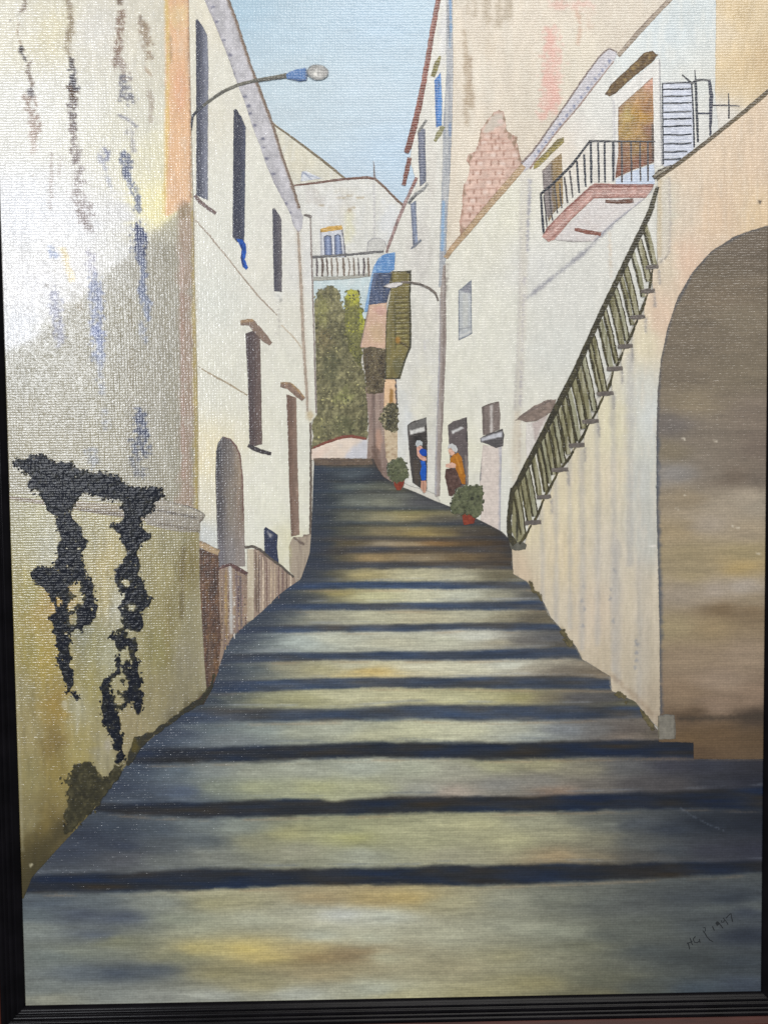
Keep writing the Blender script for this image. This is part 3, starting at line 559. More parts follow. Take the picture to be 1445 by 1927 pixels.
for a, b, w in (((1061, 333), (1067, 382), 3.4), ((1071, 321), (1077, 372), 3.2), ((1084.6, 304), (1089, 363), 4), ((1098, 291), (1101, 352), 4), ((1110.6, 268), (1111.5, 345), 4.6), ((1124, 269), (1126, 344), 3.8), ((1136.7, 268), (1137.6, 344), 4), ((1153, 268), (1153, 342), 5),
                ((1168, 268), (1169, 344), 4), ((1186, 268), (1187, 342), 3.6), ((1203, 269), (1204, 342), 3.6), ((1217.7, 268), (1218, 342), 3.8), ((1022.5, 368), (1028, 428), 2.8), ((1032, 352), (1039, 416), 3), ((1041, 342), (1048, 402), 3), ((1052, 346), (1056, 392), 3)):
    c = (44, 50, 62) if a[0] < 1160 and a[0] > 1080 else (74, 70, 72)
    Rb('baluster', right, [a, ((a[0] + b[0]) / 2 + random.uniform(-1, 1), (a[1] + b[1]) / 2), b], [w * .9, w, w * .8], c, 7.4, .6)
Rb('corner_post', right, [(1017, 366), (1019, 400), (1022, 440)], [4, 4.5, 4.5], (40, 46, 58), 7.5, .5)
Rb('balcony_rail', right, [(1015, 367), (1040, 346), (1074, 312), (1094, 286), (1109, 266)], [4.5, 5, 5.5, 4.5, 4], (32, 36, 46), 7.6, .5)
Rb('balcony_rail', right, [(1107, 266), (1150, 266.5), (1190, 267), (1232, 267)], [4, 3.2, 3, 2.4], (44, 46, 54), 7.6, .5)
# windows and doors of the ground floor
wq = [(862, 547), (870, 541), (887, 526), (887, 580), (888, 628), (878, 634), (862, 641)]
P_('window', right, wq, lambda g: g.fill((178, 180, 180)).area([(866, 546), (886, 530), (886, 552), (874, 550)], (124, 124, 132), .9, 1.5).area([(870, 552), (880, 552), (880, 616), (870, 622)], (186, 186, 180), .8, 2).line([(864, 620), (886, 615)], 2, (130, 132, 138), .7).edge(wq, 2, (116, 121, 130), .95, 1).line([(864, 634), (886, 624)], 3, (206, 204, 198), .7).mottle(.05, 4, 8), 6.2, 1.8, .4, None, 'narrow grey window in the white wall')
dq = [(766, 800), (776, 793), (802, 785), (804, 830), (803, 922), (788, 917), (776, 908), (771, 870)]
def f_d1(g):
    g.fill((62, 57, 54)).area([(766, 800), (803, 784), (803, 800), (769, 812)], (104, 101, 98), 1, 1.5, 1).area([(771, 810), (798, 803), (799, 811), (772, 818)], (206, 204, 198), .95, 1.2, 1).blob(786, 826, 10, 8, (40, 38, 36), .8).line([(768, 812), (773, 900)], 4, (84, 78, 76), .8).line([(782, 870), (784, 912)], 8, (84, 72, 62), .6, 3).mottle(.14, 4, 8)
P_('door', right, dq, f_d1, 6.2, 2, .5, None, 'dark open doorway behind the woman in blue')
dq2 = [(842, 800), (852, 793), (878, 785), (880, 830), (881, 912), (862, 922), (848, 900), (846, 860)]
def f_d2(g):
    g.fill((96, 87, 86)).area([(842, 800), (878, 785), (878, 800), (845, 814)], (92, 86, 84), 1, 1.5, 1).area([(849, 811), (868, 803), (872, 806), (851, 817)], (204, 203, 200), .95, 1.2, 1).line([(878, 788), (879, 830)], 3.5, (50, 46, 44), .8).line([(876, 860), (880, 910)], 4, (150, 140, 130), .6).mottle(.10, 4, 8)
P_('door', right, dq2, f_d2, 6.2, 2, .5, None, 'brown doorway behind the woman in an ochre cardigan')
P_('window', right, [(906, 766), (918, 760), (938, 755), (941, 780), (940, 808), (922, 816), (908, 820)], lambda g: g.fill((122, 110, 104)).line([(924, 764), (924, 812)], 5, (188, 182, 176), .85, 1.4, .3).line([(908, 764), (937, 756)], 3, (84, 74, 68), .8).line([(909, 768), (910, 816)], 4, (92, 82, 78), .7).mottle(.12, 4, 10), 6.2, 2, .5, None, 'small brown window above the awning')
P_('side_door', right, [(908, 836), (925, 840), (944, 838), (942, 920), (941, 1004), (925, 998), (904, 986), (902, 900)], lambda g: g.fill((206, 193, 183)).line([(904, 826), (902, 905)], 3.5, (86, 86, 94), .85, 1.2, .4).line([(942, 840), (941, 1000)], 6, (160, 162, 172), .8, 2.4, .3).mottle(.06, 5, 6).mottle(.3, 12, 12, (214, 204, 194)), 6.1, 2.6, .4, None, 'pinkish beige door panel under the awning')
P_('door_hood', right, [(903, 824), (914, 818), (945, 807), (948, 818), (946, 840), (932, 843), (912, 834), (904, 832)], lambda g: g.fill((84, 80, 80)).area([(905, 824), (944, 812), (944, 822), (918, 828), (906, 831)], (192, 192, 196), .95, 1.6, 1.2).line([(904, 823), (946, 807)], 3, (74, 70, 68), .9).mottle(.12, 4, 4), 6.6, 1.8, .6, None, 'grey hood over the beige door')
P_('door_hood', right, [(968, 792), (980, 781), (1004, 764), (1030, 752), (1046, 752), (1040, 774), (1010, 792), (990, 795), (976, 790)], lambda g: g.fill((132, 116, 106)).mottle(.2, 8, 5).line([(970, 792), (990, 796), (1012, 792)], 3, (96, 84, 80), .7).line([(972, 786), (1036, 753)], 2.5, (100, 90, 86), .7), 6.6, 2, .6, None, 'brown hood half hidden by the stair railing')
P_('side_door', right, [(990, 796), (1010, 792), (1032, 778), (1010, 840), (992, 880), (988, 830)], lambda g: g.fill((208, 202, 194)).area([(1000, 796), (1030, 780), (1006, 830)], (172, 156, 150), .7, 3).mottle(.06, 5, 8), 6.1, 2.4, .5)

# ---- left house, white, with grey eaves
def f_left(g):
    g.ctrl([(420, 150, (206, 204, 196)), (400, 30, (208, 203, 190)), (365, 200, (204, 200, 188)), (480, 350, (208, 207, 200)), (420, 450, (206, 206, 200)), (400, 560, (202, 203, 198)), (500, 500, (210, 208, 200)), (540, 600, (208, 206, 198)), (400, 720, (204, 203, 194)),
            (560, 500, (206, 205, 204)), (520, 700, (210, 209, 200)), (392, 860, (214, 204, 176)), (390, 960, (206, 200, 182)), (385, 1000, (186, 190, 194)), (490, 900, (214, 213, 203)), (520, 960, (216, 215, 204)), (480, 1000, (212, 212, 204)), (575, 850, (208, 208, 200)), (570, 980, (212, 211, 202)), (585, 500, (202, 202, 204)), (545, 1010, (206, 202, 176))], 60, 60, 1.5)
    g.blob(524, 556, 10, 10, (216, 216, 214), .9).line([(517, 552), (530, 566), (524, 580)], 2.2, (120, 120, 120), .7, 1, .8, 4).line([(524, 580), (526, 625), (518, 630)], 2, (150, 146, 144), .8)
    g.line([(560, 418), (566, 520), (572, 640), (578, 730), (580, 775)], 9, (184, 174, 162), .5, 4, .2, 10)
    g.blob(584, 784, 8, 12, (176, 160, 130), .8)
    g.line([(374, 1022), (372, 880), (370, 600), (366, 400)], 3, (150, 132, 98), .5, 1.5)
    g.C *= np.array((1.012, 1.004, .975)); g.mottle(.03, 9, 20).mottle(.03, 4, 4).mottle(.25, 7, 30, (217, 213, 203))
left = P_('painted_house', root, [(352, -13), (424, -13), (446, 45), (470, 120), (500, 200), (530, 292), (550, 350), (566, 398), (586, 406), (590, 520), (594, 640), (597, 780), (586, 796), (586, 1006), (570, 1012), (552, 1090), (480, 1060), (470, 1090), (440, 1090), (400, 1050), (366, 1030), (366, 400)], f_left, 5, 5, .4, M_WALL, 'white house on the left with tall dark windows and an arched door')
Rb('plaster_seam', left, [(366, 412), (395, 444), (440, 500), (485, 556), (522, 594)], [2, 2.8, 2.4, 3, 2], (158, 144, 128), 5.5, .7)
Rb('plaster_seam', left, [(530, 612), (552, 634), (572, 660)], [2.4, 3, 3], (190, 178, 158), 5.5, .7)
Rb('plaster_seam', left, [(373, 690), (400, 706), (430, 722), (466, 744)], [1.6, 3.4, 3.4, 2.6], (156, 142, 118), 5.5, .8)
Rb('corner_line', left, [(584, 410), (587, 500), (590, 600), (593, 700), (595, 778)], [2.2, 3, 2.4, 3, 3], (132, 120, 114), 5.6, .8)
Rb('corner_line', left, [(584, 795), (585, 900), (584, 1008)], [3, 4, 4], (98, 86, 76), 5.6, .9)
Rb('corner_strip', left, [(560, 418), (566, 520), (571, 640), (577, 730), (579, 775)], [4, 6, 6, 5, 4], (166, 150, 134), 5.5, .9)
def f_eave(g):
    g.fill((178, 175, 178)).mottle(.12, 10, 14)
    g.line([(424, -13), (446, 45), (470, 120), (500, 200), (513, 235), (530, 292), (550, 350), (562, 390)], 5, (122, 104, 90), .95, 1.4, .35)
    g.line([(438, -5), (475, 110), (525, 240), (548, 320)], 7, (196, 192, 192), .6, 3)
    g.line([(386, -5), (412, 60), (440, 140), (468, 230), (492, 300), (522, 352), (540, 390)], 6, (150, 146, 152), .7, 3, .5)
    for x, y in ((402, 14), (408, 42), (421, 76), (433, 104), (434, 126), (440, 140), (462, 182), (468, 200), (470, 214), (480, 236), (495, 261), (497, 278), (503, 298), (515, 328), (538, 383), (545, 401), (548, 417)): g.blob(x, y, 5, 3.4, (92, 92, 112), .9, .5, 4)
Pe = [(380, -13), (424, -13), (447, 45), (471, 120), (501, 200), (531, 292), (551, 350), (564, 390), (571, 408), (568, 430), (562, 438), (552, 424), (546, 402), (530, 372), (514, 340), (500, 308), (490, 276), (474, 236), (462, 196), (446, 156), (434, 120), (420, 84), (404, 44)]
P_('eaves', left, Pe, f_eave, 6, 2.8, .7, None, 'grey sloping eaves of the left house')
Rb('roof_edge', left, [(426, -13), (447, 45), (471, 120), (501, 200), (514, 236), (531, 292), (551, 350), (564, 392)], [3, 4, 3.4, 4, 4.4, 3.4, 4, 3.4], (116, 98, 84), 6.6, .9)
Rb('roof_edge', left, [(572, 405), (580, 406), (586, 409)], [3, 5, 6], (106, 98, 94), 6.2, .6)
def slit(name, poly, a, b, x0, x1, lab=None):
    def f(g):
        g.fill(a); t = sstep(x0, x1, g.X); g.C[:] = g.C * (1 - t[:, None]) + np.array(b, float) * t[:, None]; g.mottle(.12, 4, 22)
    return P_(name, left, poly, f, 6.4, 2.4, .6, None, lab)
slit('window', [(369, 38), (373, 37), (382, 50), (391, 66), (393, 130), (392, 250), (392, 378), (370, 368), (370, 200)], (62, 64, 78), (116, 118, 130), 374, 390, 'tallest dark window nearest the lamp bracket')
Rb('sill', left, [(367, 368), (378, 381), (392, 392), (407, 402)], [6, 8, 7, 6], (108, 90, 86), 6.8, .8)
slit('window', [(440, 208), (445, 205), (456, 222), (463, 240), (462, 340), (461, 440), (460, 456), (446, 456), (438, 446), (439, 330)], (48, 50, 66), (72, 76, 92), 450, 464, 'dark window with a blue rag hanging from it')
P_('hanging_cloth', left, [(444, 449), (456, 451), (463, 460), (464, 476), (461, 488), (468, 504), (464, 508), (457, 503), (453, 486), (455, 470), (450, 458)], lambda g: g.fill((44, 84, 160)).mottle(.25, 4, 6).line([(455, 462), (454, 480), (458, 500)], 3, (26, 40, 84), .8), 7, 1.8, .6, M_THICK, 'bright blue cloth hanging from the window')
slit('window', [(513, 394), (517, 391), (524, 402), (530, 413), (531, 480), (531, 550), (516, 548), (514, 470)], (68, 66, 76), (104, 98, 100), 516, 534, 'third dark window with a pale plant at its foot')
slit('window', [(462, 628), (478, 622), (490, 636), (492, 720), (494, 836), (470, 842), (468, 760), (466, 700)], (74, 62, 62), (98, 82, 76), 470, 490, 'brown shuttered window under a slanting lintel')
Rb('lintel', left, [(453, 608), (472, 606), (484, 620), (498, 636), (510, 648)], [9, 14, 15, 14, 9], lambda g: g.fill((128, 108, 94)).line([(453, 605), (476, 602)], 6, (166, 134, 92), .8, 2).mottle(.3, 5, 5, (86, 74, 70)), 6.9, .9, label='brown slanting lintel')
Rb('sill', left, [(467, 838), (478, 844), (494, 850), (511, 854)], [7, 9, 8, 6], (58, 52, 54), 6.8, .9)
slit('window', [(539, 742), (558, 748), (560, 860), (564, 1006), (548, 1010), (544, 900), (542, 820)], (104, 82, 70), (136, 114, 100), 542, 562, 'narrow brown shuttered door at the far corner')
Rb('lintel', left, [(528, 724), (544, 726), (558, 738), (572, 752)], [9, 14, 14, 9], lambda g: g.fill((126, 104, 90)).line([(528, 720), (548, 720), (572, 746)], 5, (166, 136, 96), .8, 2).mottle(.2, 5, 5), 6.9, .9, label='ochre topped lintel of the corner door')
def f_arch(g):
    g.ctrl([(410, 850, (62, 60, 64)), (412, 950, (74, 70, 72)), (414, 1050, (104, 100, 104)), (428, 860, (110, 102, 96)), (434, 950, (126, 116, 104)), (434, 1050, (132, 126, 124)), (452, 880, (144, 128, 110)), (454, 960, (132, 116, 102)), (456, 1050, (140, 130, 124)), (425, 825, (84, 78, 78))], 9, 60, 1.4, 2)
    g.line([(422, 822), (434, 826), (446, 840), (453, 860), (457, 890), (460, 980)], 3.5, (98, 62, 58), .85, 1.3, .4).mottle(.10, 4, 24)
P_('arched_door', left, [(406, 900), (407, 850), (411, 832), (420, 821), (434, 825), (446, 838), (454, 858), (458, 900), (460, 980), (462, 1066), (412, 1066), (409, 1000)], f_arch, 6.4, 2.6, .5, None, 'grey brown arched door of the left house')
P_('cellar_window', left, [(497, 995), (500, 991), (511, 998), (523, 1006), (522, 1030), (525, 1060), (510, 1052), (498, 1042)], lambda g: g.fill((46, 52, 74)).area([(503, 1000), (515, 1006), (509, 1013)], (150, 148, 150), .9, 2).mottle(.2, 4, 4), 6.4, 2, .5, None, 'small dark blue window low on the left house')
# fences at the foot of the left house
def f_fence(g):
    g.fill((152, 132, 116)).mottle(.6, 3.5, 70, (112, 92, 84)).mottle(.5, 3.5, 60, (186, 168, 146)).line([(482, 1040), (484, 1150)], 3, (92, 78, 66), .8, 1.4).line([(490, 1045), (488, 1150)], 2.4, (196, 184, 166), .7)
    g.line([(500, 1160), (560, 1098)], 12, (140, 124, 104), .4, 6)
fe = P_('painted_fence', root, [(476, 1036), (482, 1032), (505, 1046), (530, 1064), (554, 1084), (558, 1098), (530, 1118), (494, 1152), (478, 1166), (464, 1172), (472, 1100)], f_fence, 7, 2.6, .7, M_WALL, 'streaky beige fence rising beside the steps')
Rb('coping', fe, [(461, 1030), (476, 1028), (490, 1034), (506, 1048), (530, 1066), (553, 1086)], [5, 6, 5, 5, 5, 4], (84, 76, 68), 7.6, .8)
P_('post', fe, [(465, 1033), (478, 1033), (479, 1100), (478, 1165), (464, 1172), (466, 1100)], lambda g: g.fill((192, 180, 158)).line([(464, 1036), (463, 1080)], 4, (90, 96, 100), .7, 1.6).mottle(.3, 3, 40, (168, 152, 128)).line([(470, 1130), (470, 1170)], 12, (160, 142, 120), .6, 4), 7.4, 2.2, .5, None, 'pale fence post')
for i in range(9):
    x = 488 + i * 7.4; yt = 1040 + (x - 482) * .60; yb = 1158 - (x - 482) * .74
    Rb('slat', fe, [(x, yt), (x + random.uniform(-.6, .8), (yt + yb) / 2), (x, yb)], [2, random.uniform(2.4, 4), 2], random.choice([(104, 86, 78), (120, 98, 90), (196, 178, 156), (88, 76, 70), (182, 162, 138)]), 7.4, .8)
def f_gate(g):
    g.fill((142, 122, 106)).mottle(.6, 3, 60, (104, 86, 82)).mottle(.5, 3, 60, (170, 146, 116)).line([(434, 1068), (436, 1190)], 6, (182, 180, 176), .9, 1.8, .3).line([(426, 1075), (427, 1200)], 4, (146, 118, 70), .6, 2).line([(453, 1085), (455, 1180)], 3, (74, 68, 78), .7).line([(446, 1082), (447, 1190)], 3, (112, 98, 104), .7)
ga = P_('painted_gate', root, [(412, 1072), (434, 1062), (466, 1078), (468, 1120), (470, 1168), (440, 1196), (424, 1224), (412, 1262), (404, 1240), (412, 1150)], f_gate, 7.3, 2.4, .6, M_WALL, 'weathered plank gate with a red coping beside the arched door')
for i, x in enumerate((418, 424, 430, 441, 449, 456, 462)):
    Rb('slat', ga, [(x, 1074 + abs(x - 434) * .3), (x + .6, 1130), (x + .8, 1236 - (x - 412) * 1.2)], [2, random.uniform(2.4, 3.6), 2], [(104, 86, 72), (168, 142, 96), (112, 92, 84), (196, 190, 180), (84, 70, 76), (150, 124, 116), (92, 74, 72)][i], 7.5, .8)
Rb('coping', ga, [(411, 1071), (422, 1065), (434, 1062), (448, 1070), (466, 1080)], [5, 6, 6, 9, 7], lambda g: g.fill((94, 70, 66)).mottle(.2, 5, 5), 7.7, .7)
P_('painted_fence', root, [(544, 1026), (552, 1010), (570, 1010), (571, 1006), (588, 1004), (587, 1054), (572, 1082), (557, 1100), (552, 1082), (545, 1074)], lambda g: g.fill((162, 148, 130)).mottle(.5, 3.5, 50, (120, 106, 96)).blob(536, 1034, 14, 34, (190, 184, 140), .8).line([(554, 1012), (562, 1018), (571, 1024)], 4, (94, 80, 72), .9, 1.2).line([(570, 1008), (584, 1004)], 4, (104, 90, 80), .8, 1.2).line([(544, 1040), (544, 1080)], 6, (168, 160, 132), .8, 2), 6.9, 2.4, .7, M_WALL, 'short beige fence by the corner of the left house')
db = P_('painted_wall', root, [(372, 1030), (392, 1036), (412, 1044), (413, 1110), (418, 1200), (412, 1262), (398, 1300), (384, 1326), (372, 1326)], lambda g: g.fill((92, 70, 58)).mottle(.6, 5, 30, (58, 46, 42)).mottle(.45, 4, 24, (134, 100, 62)).mottle(.3, 3, 3).line([(374, 1120), (377, 1145)], 5, (150, 78, 48), .8, 2).blob(398, 1240, 8, 50, (100, 84, 70), .6), 7.45, 2.6, .7, M_WALL, 'dark brown wall beside the garden wall')
Rb('coping', db, [(371, 1022), (384, 1026), (398, 1034), (413, 1040)], [12, 13, 13, 11], lambda g: g.fill((168, 144, 112)).line([(372, 1018), (400, 1026), (413, 1034)], 3.5, (108, 90, 72), .8, 1.2).line([(376, 1034), (412, 1048)], 3.5, (92, 78, 76), .8, 1.2).mottle(.14, 5, 5), 7.6, .6)

# ---- big old house at the left edge
def f_old(g):
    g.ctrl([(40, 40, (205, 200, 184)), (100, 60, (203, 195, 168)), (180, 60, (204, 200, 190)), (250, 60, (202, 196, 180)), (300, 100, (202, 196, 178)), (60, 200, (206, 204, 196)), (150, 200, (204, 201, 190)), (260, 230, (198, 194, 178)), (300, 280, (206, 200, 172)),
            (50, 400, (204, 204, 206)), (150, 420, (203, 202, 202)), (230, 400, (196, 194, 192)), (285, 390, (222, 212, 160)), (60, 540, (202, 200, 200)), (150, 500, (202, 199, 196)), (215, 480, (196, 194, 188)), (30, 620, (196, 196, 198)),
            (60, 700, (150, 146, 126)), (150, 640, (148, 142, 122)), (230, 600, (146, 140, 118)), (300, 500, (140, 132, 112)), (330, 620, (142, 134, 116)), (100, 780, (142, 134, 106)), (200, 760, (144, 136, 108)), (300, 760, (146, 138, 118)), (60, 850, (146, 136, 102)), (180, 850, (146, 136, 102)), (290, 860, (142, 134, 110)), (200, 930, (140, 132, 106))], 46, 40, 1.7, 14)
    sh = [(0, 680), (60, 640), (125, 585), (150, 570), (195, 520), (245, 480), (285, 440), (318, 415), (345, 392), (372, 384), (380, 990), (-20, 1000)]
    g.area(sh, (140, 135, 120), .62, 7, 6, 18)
    g.area([(312, -20), (356, -20), (362, 380), (312, 410)], (212, 168, 128), .9, 3, 2).blob(336, 30, 24, 30, (214, 186, 140), .8).blob(340, 170, 14, 60, (208, 156, 122), .6).blob(334, 360, 22, 30, (206, 168, 132), .7)
    g.line([(314, -13), (317, 90), (316, 170), (314, 300), (308, 400)], 6, (204, 176, 108), .8, 2.5, .5, 14).line([(322, 70), (323, 118)], 4, (150, 124, 88), .5)
    g.line([(356, -13), (356, 90), (359, 200), (360, 380)], 3.5, (150, 118, 92), .9, 1.3, .4)
    g.line([(352, 395), (350, 560), (356, 740), (350, 960)], 26, (150, 122, 104), .6, 8, .5, 22).line([(366, 400), (368, 640), (371, 960)], 9, (164, 144, 84), .8, 3, .4, 14).line([(342, 480), (344, 700), (346, 900)], 6, (158, 124, 110), .5, 3, .5)
    g.blob(346, 396, 16, 20, (130, 112, 86), .7)
    # weather stains running down the plaster
    br, nv = (112, 96, 82), (70, 70, 84)
    for pts, w, c, a, b in (([(46, -10), (48, 14), (40, 22)], 8, br, .6, .4), ([(36, 46), (34, 66), (42, 90)], 3, (150, 132, 110), .8, .2), ([(41, 90), (43, 104), (49, 114)], 6, (58, 50, 46), .95, 0), ([(57, 118), (53, 134), (62, 160)], 6, br, .8, .3), ([(60, 168), (61, 180)], 10, (84, 76, 76), .9, .2), ([(58, 188), (64, 215), (68, 250)], 20, (134, 112, 98), .65, .42), ([(62, 250), (64, 285)], 12, (160, 140, 128), .5, .42),
                            ([(122, -8), (132, 14), (134, 48), (128, 70)], 10, (140, 126, 104), .75, .35), ([(132, 60), (130, 100)], 12, (146, 132, 108), .65, .4), ([(136, 112), (138, 128)], 8, (84, 76, 72), .8, .2), ([(137, 140), (139, 165)], 15, (64, 60, 66), .9, .3), ([(133, 168), (138, 178), (140, 186)], 13, (84, 66, 52), .9, .25), ([(136, 192), (139, 240)], 13, (98, 86, 82), .85, .38), ([(139, 240), (144, 300)], 14, (112, 98, 92), .7, .42), ([(146, 300), (150, 340)], 16, (120, 108, 104), .6, .42), ([(146, 366), (160, 390), (166, 420)], 24, (124, 110, 106), .6, .44), ([(150, 400), (166, 430)], 14, (120, 106, 100), .5, .44),
                            ([(228, -10), (228, 6)], 9, br, .8, .3), ([(228, 26), (226, 60), (224, 92), (221, 120)], 12, (128, 106, 90), .8, .38), ([(222, 118), (234, 135), (236, 150)], 16, (140, 124, 114), .6, .42), ([(236, 150), (232, 178), (246, 186)], 20, (104, 102, 110), .75, .42), ([(226, 218), (240, 224), (258, 238)], 5, (126, 124, 132), .8, .2), ([(246, 250), (252, 280)], 12, (150, 146, 148), .6, .44),
                            ([(266, 32), (264, 46), (274, 52)], 3.5, br, .8, .1), ([(270, 50), (276, 70), (280, 108)], 15, (146, 128, 106), .8, .36), ([(274, 128), (284, 142)], 4, (168, 146, 122), .7, .2), ([(280, 170), (286, 190), (284, 228)], 8, (164, 150, 134), .6, .36),
                            ([(98, 290), (98, 340), (96, 390)], 6, (146, 132, 124), .6, .42), ([(116, 300), (110, 330)], 6, (170, 160, 152), .5, .4),
                            ([(196, 282), (206, 286), (202, 300)], 8, (128, 130, 150), .75, .3), ([(188, 294), (200, 318)], 7, (136, 138, 156), .65, .3), ([(232, 296), (242, 306), (240, 330)], 15, (88, 94, 116), .85, .32), ([(240, 330), (250, 352), (258, 372), (262, 396)], 12, (100, 106, 128), .8, .36), ([(200, 330), (214, 360)], 6, (160, 162, 174), .6, .42),
                            ([(262, 432), (264, 446)], 22, (50, 58, 92), .92, .3), ([(266, 446), (265, 462), (266, 484)], 12, (58, 66, 98), .9, .2), ([(262, 470), (266, 484)], 20, (40, 48, 80), .9, .25), ([(267, 490), (272, 520)], 10, (84, 94, 122), .8, .25), ([(268, 530), (270, 560)], 12, (88, 98, 126), .8, .35), ([(276, 565), (278, 600)], 14, (96, 106, 134), .75, .36), ([(268, 612), (274, 640)], 14, (110, 116, 134), .6, .4),
                            ([(172, 480), (174, 515)], 16, (152, 148, 162), .6, .4), ([(178, 525), (182, 560), (182, 620)], 20, (108, 116, 146), .75, .34), ([(182, 620), (186, 640)], 20, (110, 120, 156), .8, .3), ([(184, 655), (186, 676)], 18, (118, 128, 158), .7, .36), ([(188, 690), (192, 740)], 12, (130, 136, 156), .5, .42), ([(98, 470), (104, 478)], 14, (138, 150, 178), .7, .35), ([(104, 555), (108, 600), (112, 640)], 18, (132, 132, 150), .7, .36), ([(120, 470), (130, 505), (136, 525)], 12, (214, 196, 152), .7, .2),
                            ([(264, 780), (266, 815)], 20, (60, 66, 88), .85, .36), ([(262, 838), (266, 850)], 30, (64, 68, 84), .8, .4), ([(256, 868), (262, 890)], 22, (88, 88, 92), .7, .42), ([(172, 850), (178, 870)], 18, (120, 124, 136), .5, .44), ([(198, 780), (202, 800)], 14, (124, 128, 140), .5, .44),
                            ([(226, 575), (228, 640), (224, 720)], 8, (120, 112, 88), .5, .45), ([(246, 560), (250, 700), (240, 840)], 10, (124, 114, 90), .45, .45)):
        g.line(pts, w * 1.08, [v * .96 for v in c], min(1, a * 1.15), 2.2, .6, 6, max(0, b - .05))
    for x, y, r, c in ((90, 538, 5, (120, 112, 104)), (80, 554, 4, (150, 144, 138)), (152, 578, 8, (122, 110, 86)), (194, 560, 4, (120, 104, 70)), (62, 330, 3, (176, 140, 90)), (22, 40, 2, (70, 60, 60))): g.blob(x, y, r, r, c, .8)
    g.mottle(.04, 8, 40).mottle(.035, 5, 5).mottle(.22, 7, 30, (208, 206, 200), .06)
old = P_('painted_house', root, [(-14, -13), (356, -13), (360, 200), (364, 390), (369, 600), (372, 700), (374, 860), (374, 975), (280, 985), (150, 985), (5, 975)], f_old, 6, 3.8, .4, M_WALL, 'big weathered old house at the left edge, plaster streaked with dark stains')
lp1 = Rb('painted_street_lamp', root, [(361, 246), (362, 230), (364, 218), (374, 207), (394, 191), (420, 173), (450, 160), (484, 152), (515, 147), (541, 143)], [2.5, 4.5, 5.5, 5.5, 5.5, 6, 6.5, 7, 8, 10], lambda g: g.fill((88, 86, 78)).line([(361, 246), (363, 218), (380, 203)], 7, (46, 50, 62), .85, 2).line([(420, 170), (480, 150), (540, 140)], 3, (120, 116, 102), .7, 1.5).mottle(.16, 5, 5), 8, .5, label='street lamp on a long curved arm against the sky')
P_('lamp_socket', lp1, [(538, 140), (550, 134), (560, 131), (576, 128), (579, 140), (578, 152), (564, 154), (552, 151), (540, 149)], lambda g: g.fill((82, 116, 164)).mottle(.4, 6, 4, (120, 150, 190)).line([(545, 150), (576, 153)], 4, (48, 70, 108), .8, 1.6).line([(576, 128), (578, 152)], 3, (60, 70, 90), .7), 8.3, 1.8, .5, None, 'blue lamp socket')
he = [(598 + 20.5 * math.cos(t) + 1.2 * math.sin(t), 137 + 15 * math.sin(t)) for t in np.linspace(0, 2 * math.pi, 28)[:-1]]
P_('lamp_head', lp1, he, lambda g: g.fill((152, 150, 146)).blob(597, 139, 13, 10, (196, 194, 188), .9, .3).blob(600, 139, 5, 5, (146, 142, 138), .7, .3).blob(593, 141, 3.5, 4, (220, 216, 208), .9).edge(he, 2.2, (104, 108, 110), .9).mottle(.12, 4, 4), 8.5, 1.8, .5, None, 'oval grey lamp glass')

# ---- garden wall with ivy, front left
def f_gw(g):
    g.ctrl([(20, 960, (150, 144, 116)), (60, 1000, (158, 152, 118)), (90, 1030, (160, 156, 134)), (180, 1010, (150, 142, 106)), (200, 1060, (164, 150, 104)), (330, 1020, (146, 138, 104)), (350, 1060, (124, 112, 72)), (310, 1080, (150, 140, 98)), (60, 1120, (150, 140, 88)), (80, 1150, (158, 138, 78)), (110, 1130, (166, 138, 78)), (200, 1130, (160, 148, 106)),
            (220, 1140, (168, 164, 144)), (320, 1150, (138, 128, 88)), (360, 1160, (140, 132, 102)), (60, 1220, (146, 134, 78)), (90, 1240, (160, 140, 72)), (180, 1210, (140, 134, 94)), (160, 1190, (128, 126, 104)), (205, 1230, (162, 158, 128)), (300, 1220, (136, 128, 84)), (350, 1240, (142, 134, 108)), (40, 1300, (146, 136, 98)), (110, 1330, (154, 130, 68)), (150, 1330, (160, 154, 124)), (170, 1290, (148, 138, 88)),
            (60, 1380, (148, 136, 96)), (100, 1400, (126, 108, 62)), (150, 1400, (152, 140, 92)), (195, 1420, (150, 142, 112)), (245, 1370, (150, 138, 104)), (300, 1310, (140, 130, 96)), (330, 1330, (130, 122, 96)), (60, 1460, (140, 130, 88)), (110, 1450, (138, 122, 70)), (160, 1440, (158, 144, 90)), (55, 1540, (132, 122, 86)), (90, 1560, (120, 104, 58)), (60, 1600, (96, 84, 48)), (75, 1640, (72, 64, 36)), (48, 1660, (70, 62, 34)), (110, 1570, (112, 98, 62))], 24, 40, 1.6, 6)
    g.line([(345, 1030), (343, 1160)], 8, (96, 84, 52), .6, 3, .5, 20).line([(318, 1120), (316, 1260)], 10, (124, 112, 70), .5, 4, .5, 20).line([(378, 1000), (380, 1150), (386, 1290)], 8, (160, 152, 128), .6, 3, .4)
    g.line([(148, 1320), (146, 1380)], 5, (170, 164, 138), .7, 2).blob(124, 1325, 8, 10, (176, 168, 142), .8).blob(205, 1400, 12, 18, (164, 156, 138), .7)
    g.area([(30, 1700), (40, 1600), (70, 1575), (120, 1540), (150, 1545), (60, 1700)], (64, 57, 34), .75, 22, 10, 16).blob(60, 1627, 3.6, 3.6, (196, 188, 160), .9, .2)
    g.line([(240, 1440), (330, 1358), (386, 1308)], 22, (84, 76, 52), .6, 9, .5, 14)
    g.line([(30, 1000), (34, 1300), (44, 1600)], 4, (160, 156, 136), .4, 3)
    g.mottle(.08, 6, 60).mottle(.05, 4, 6)
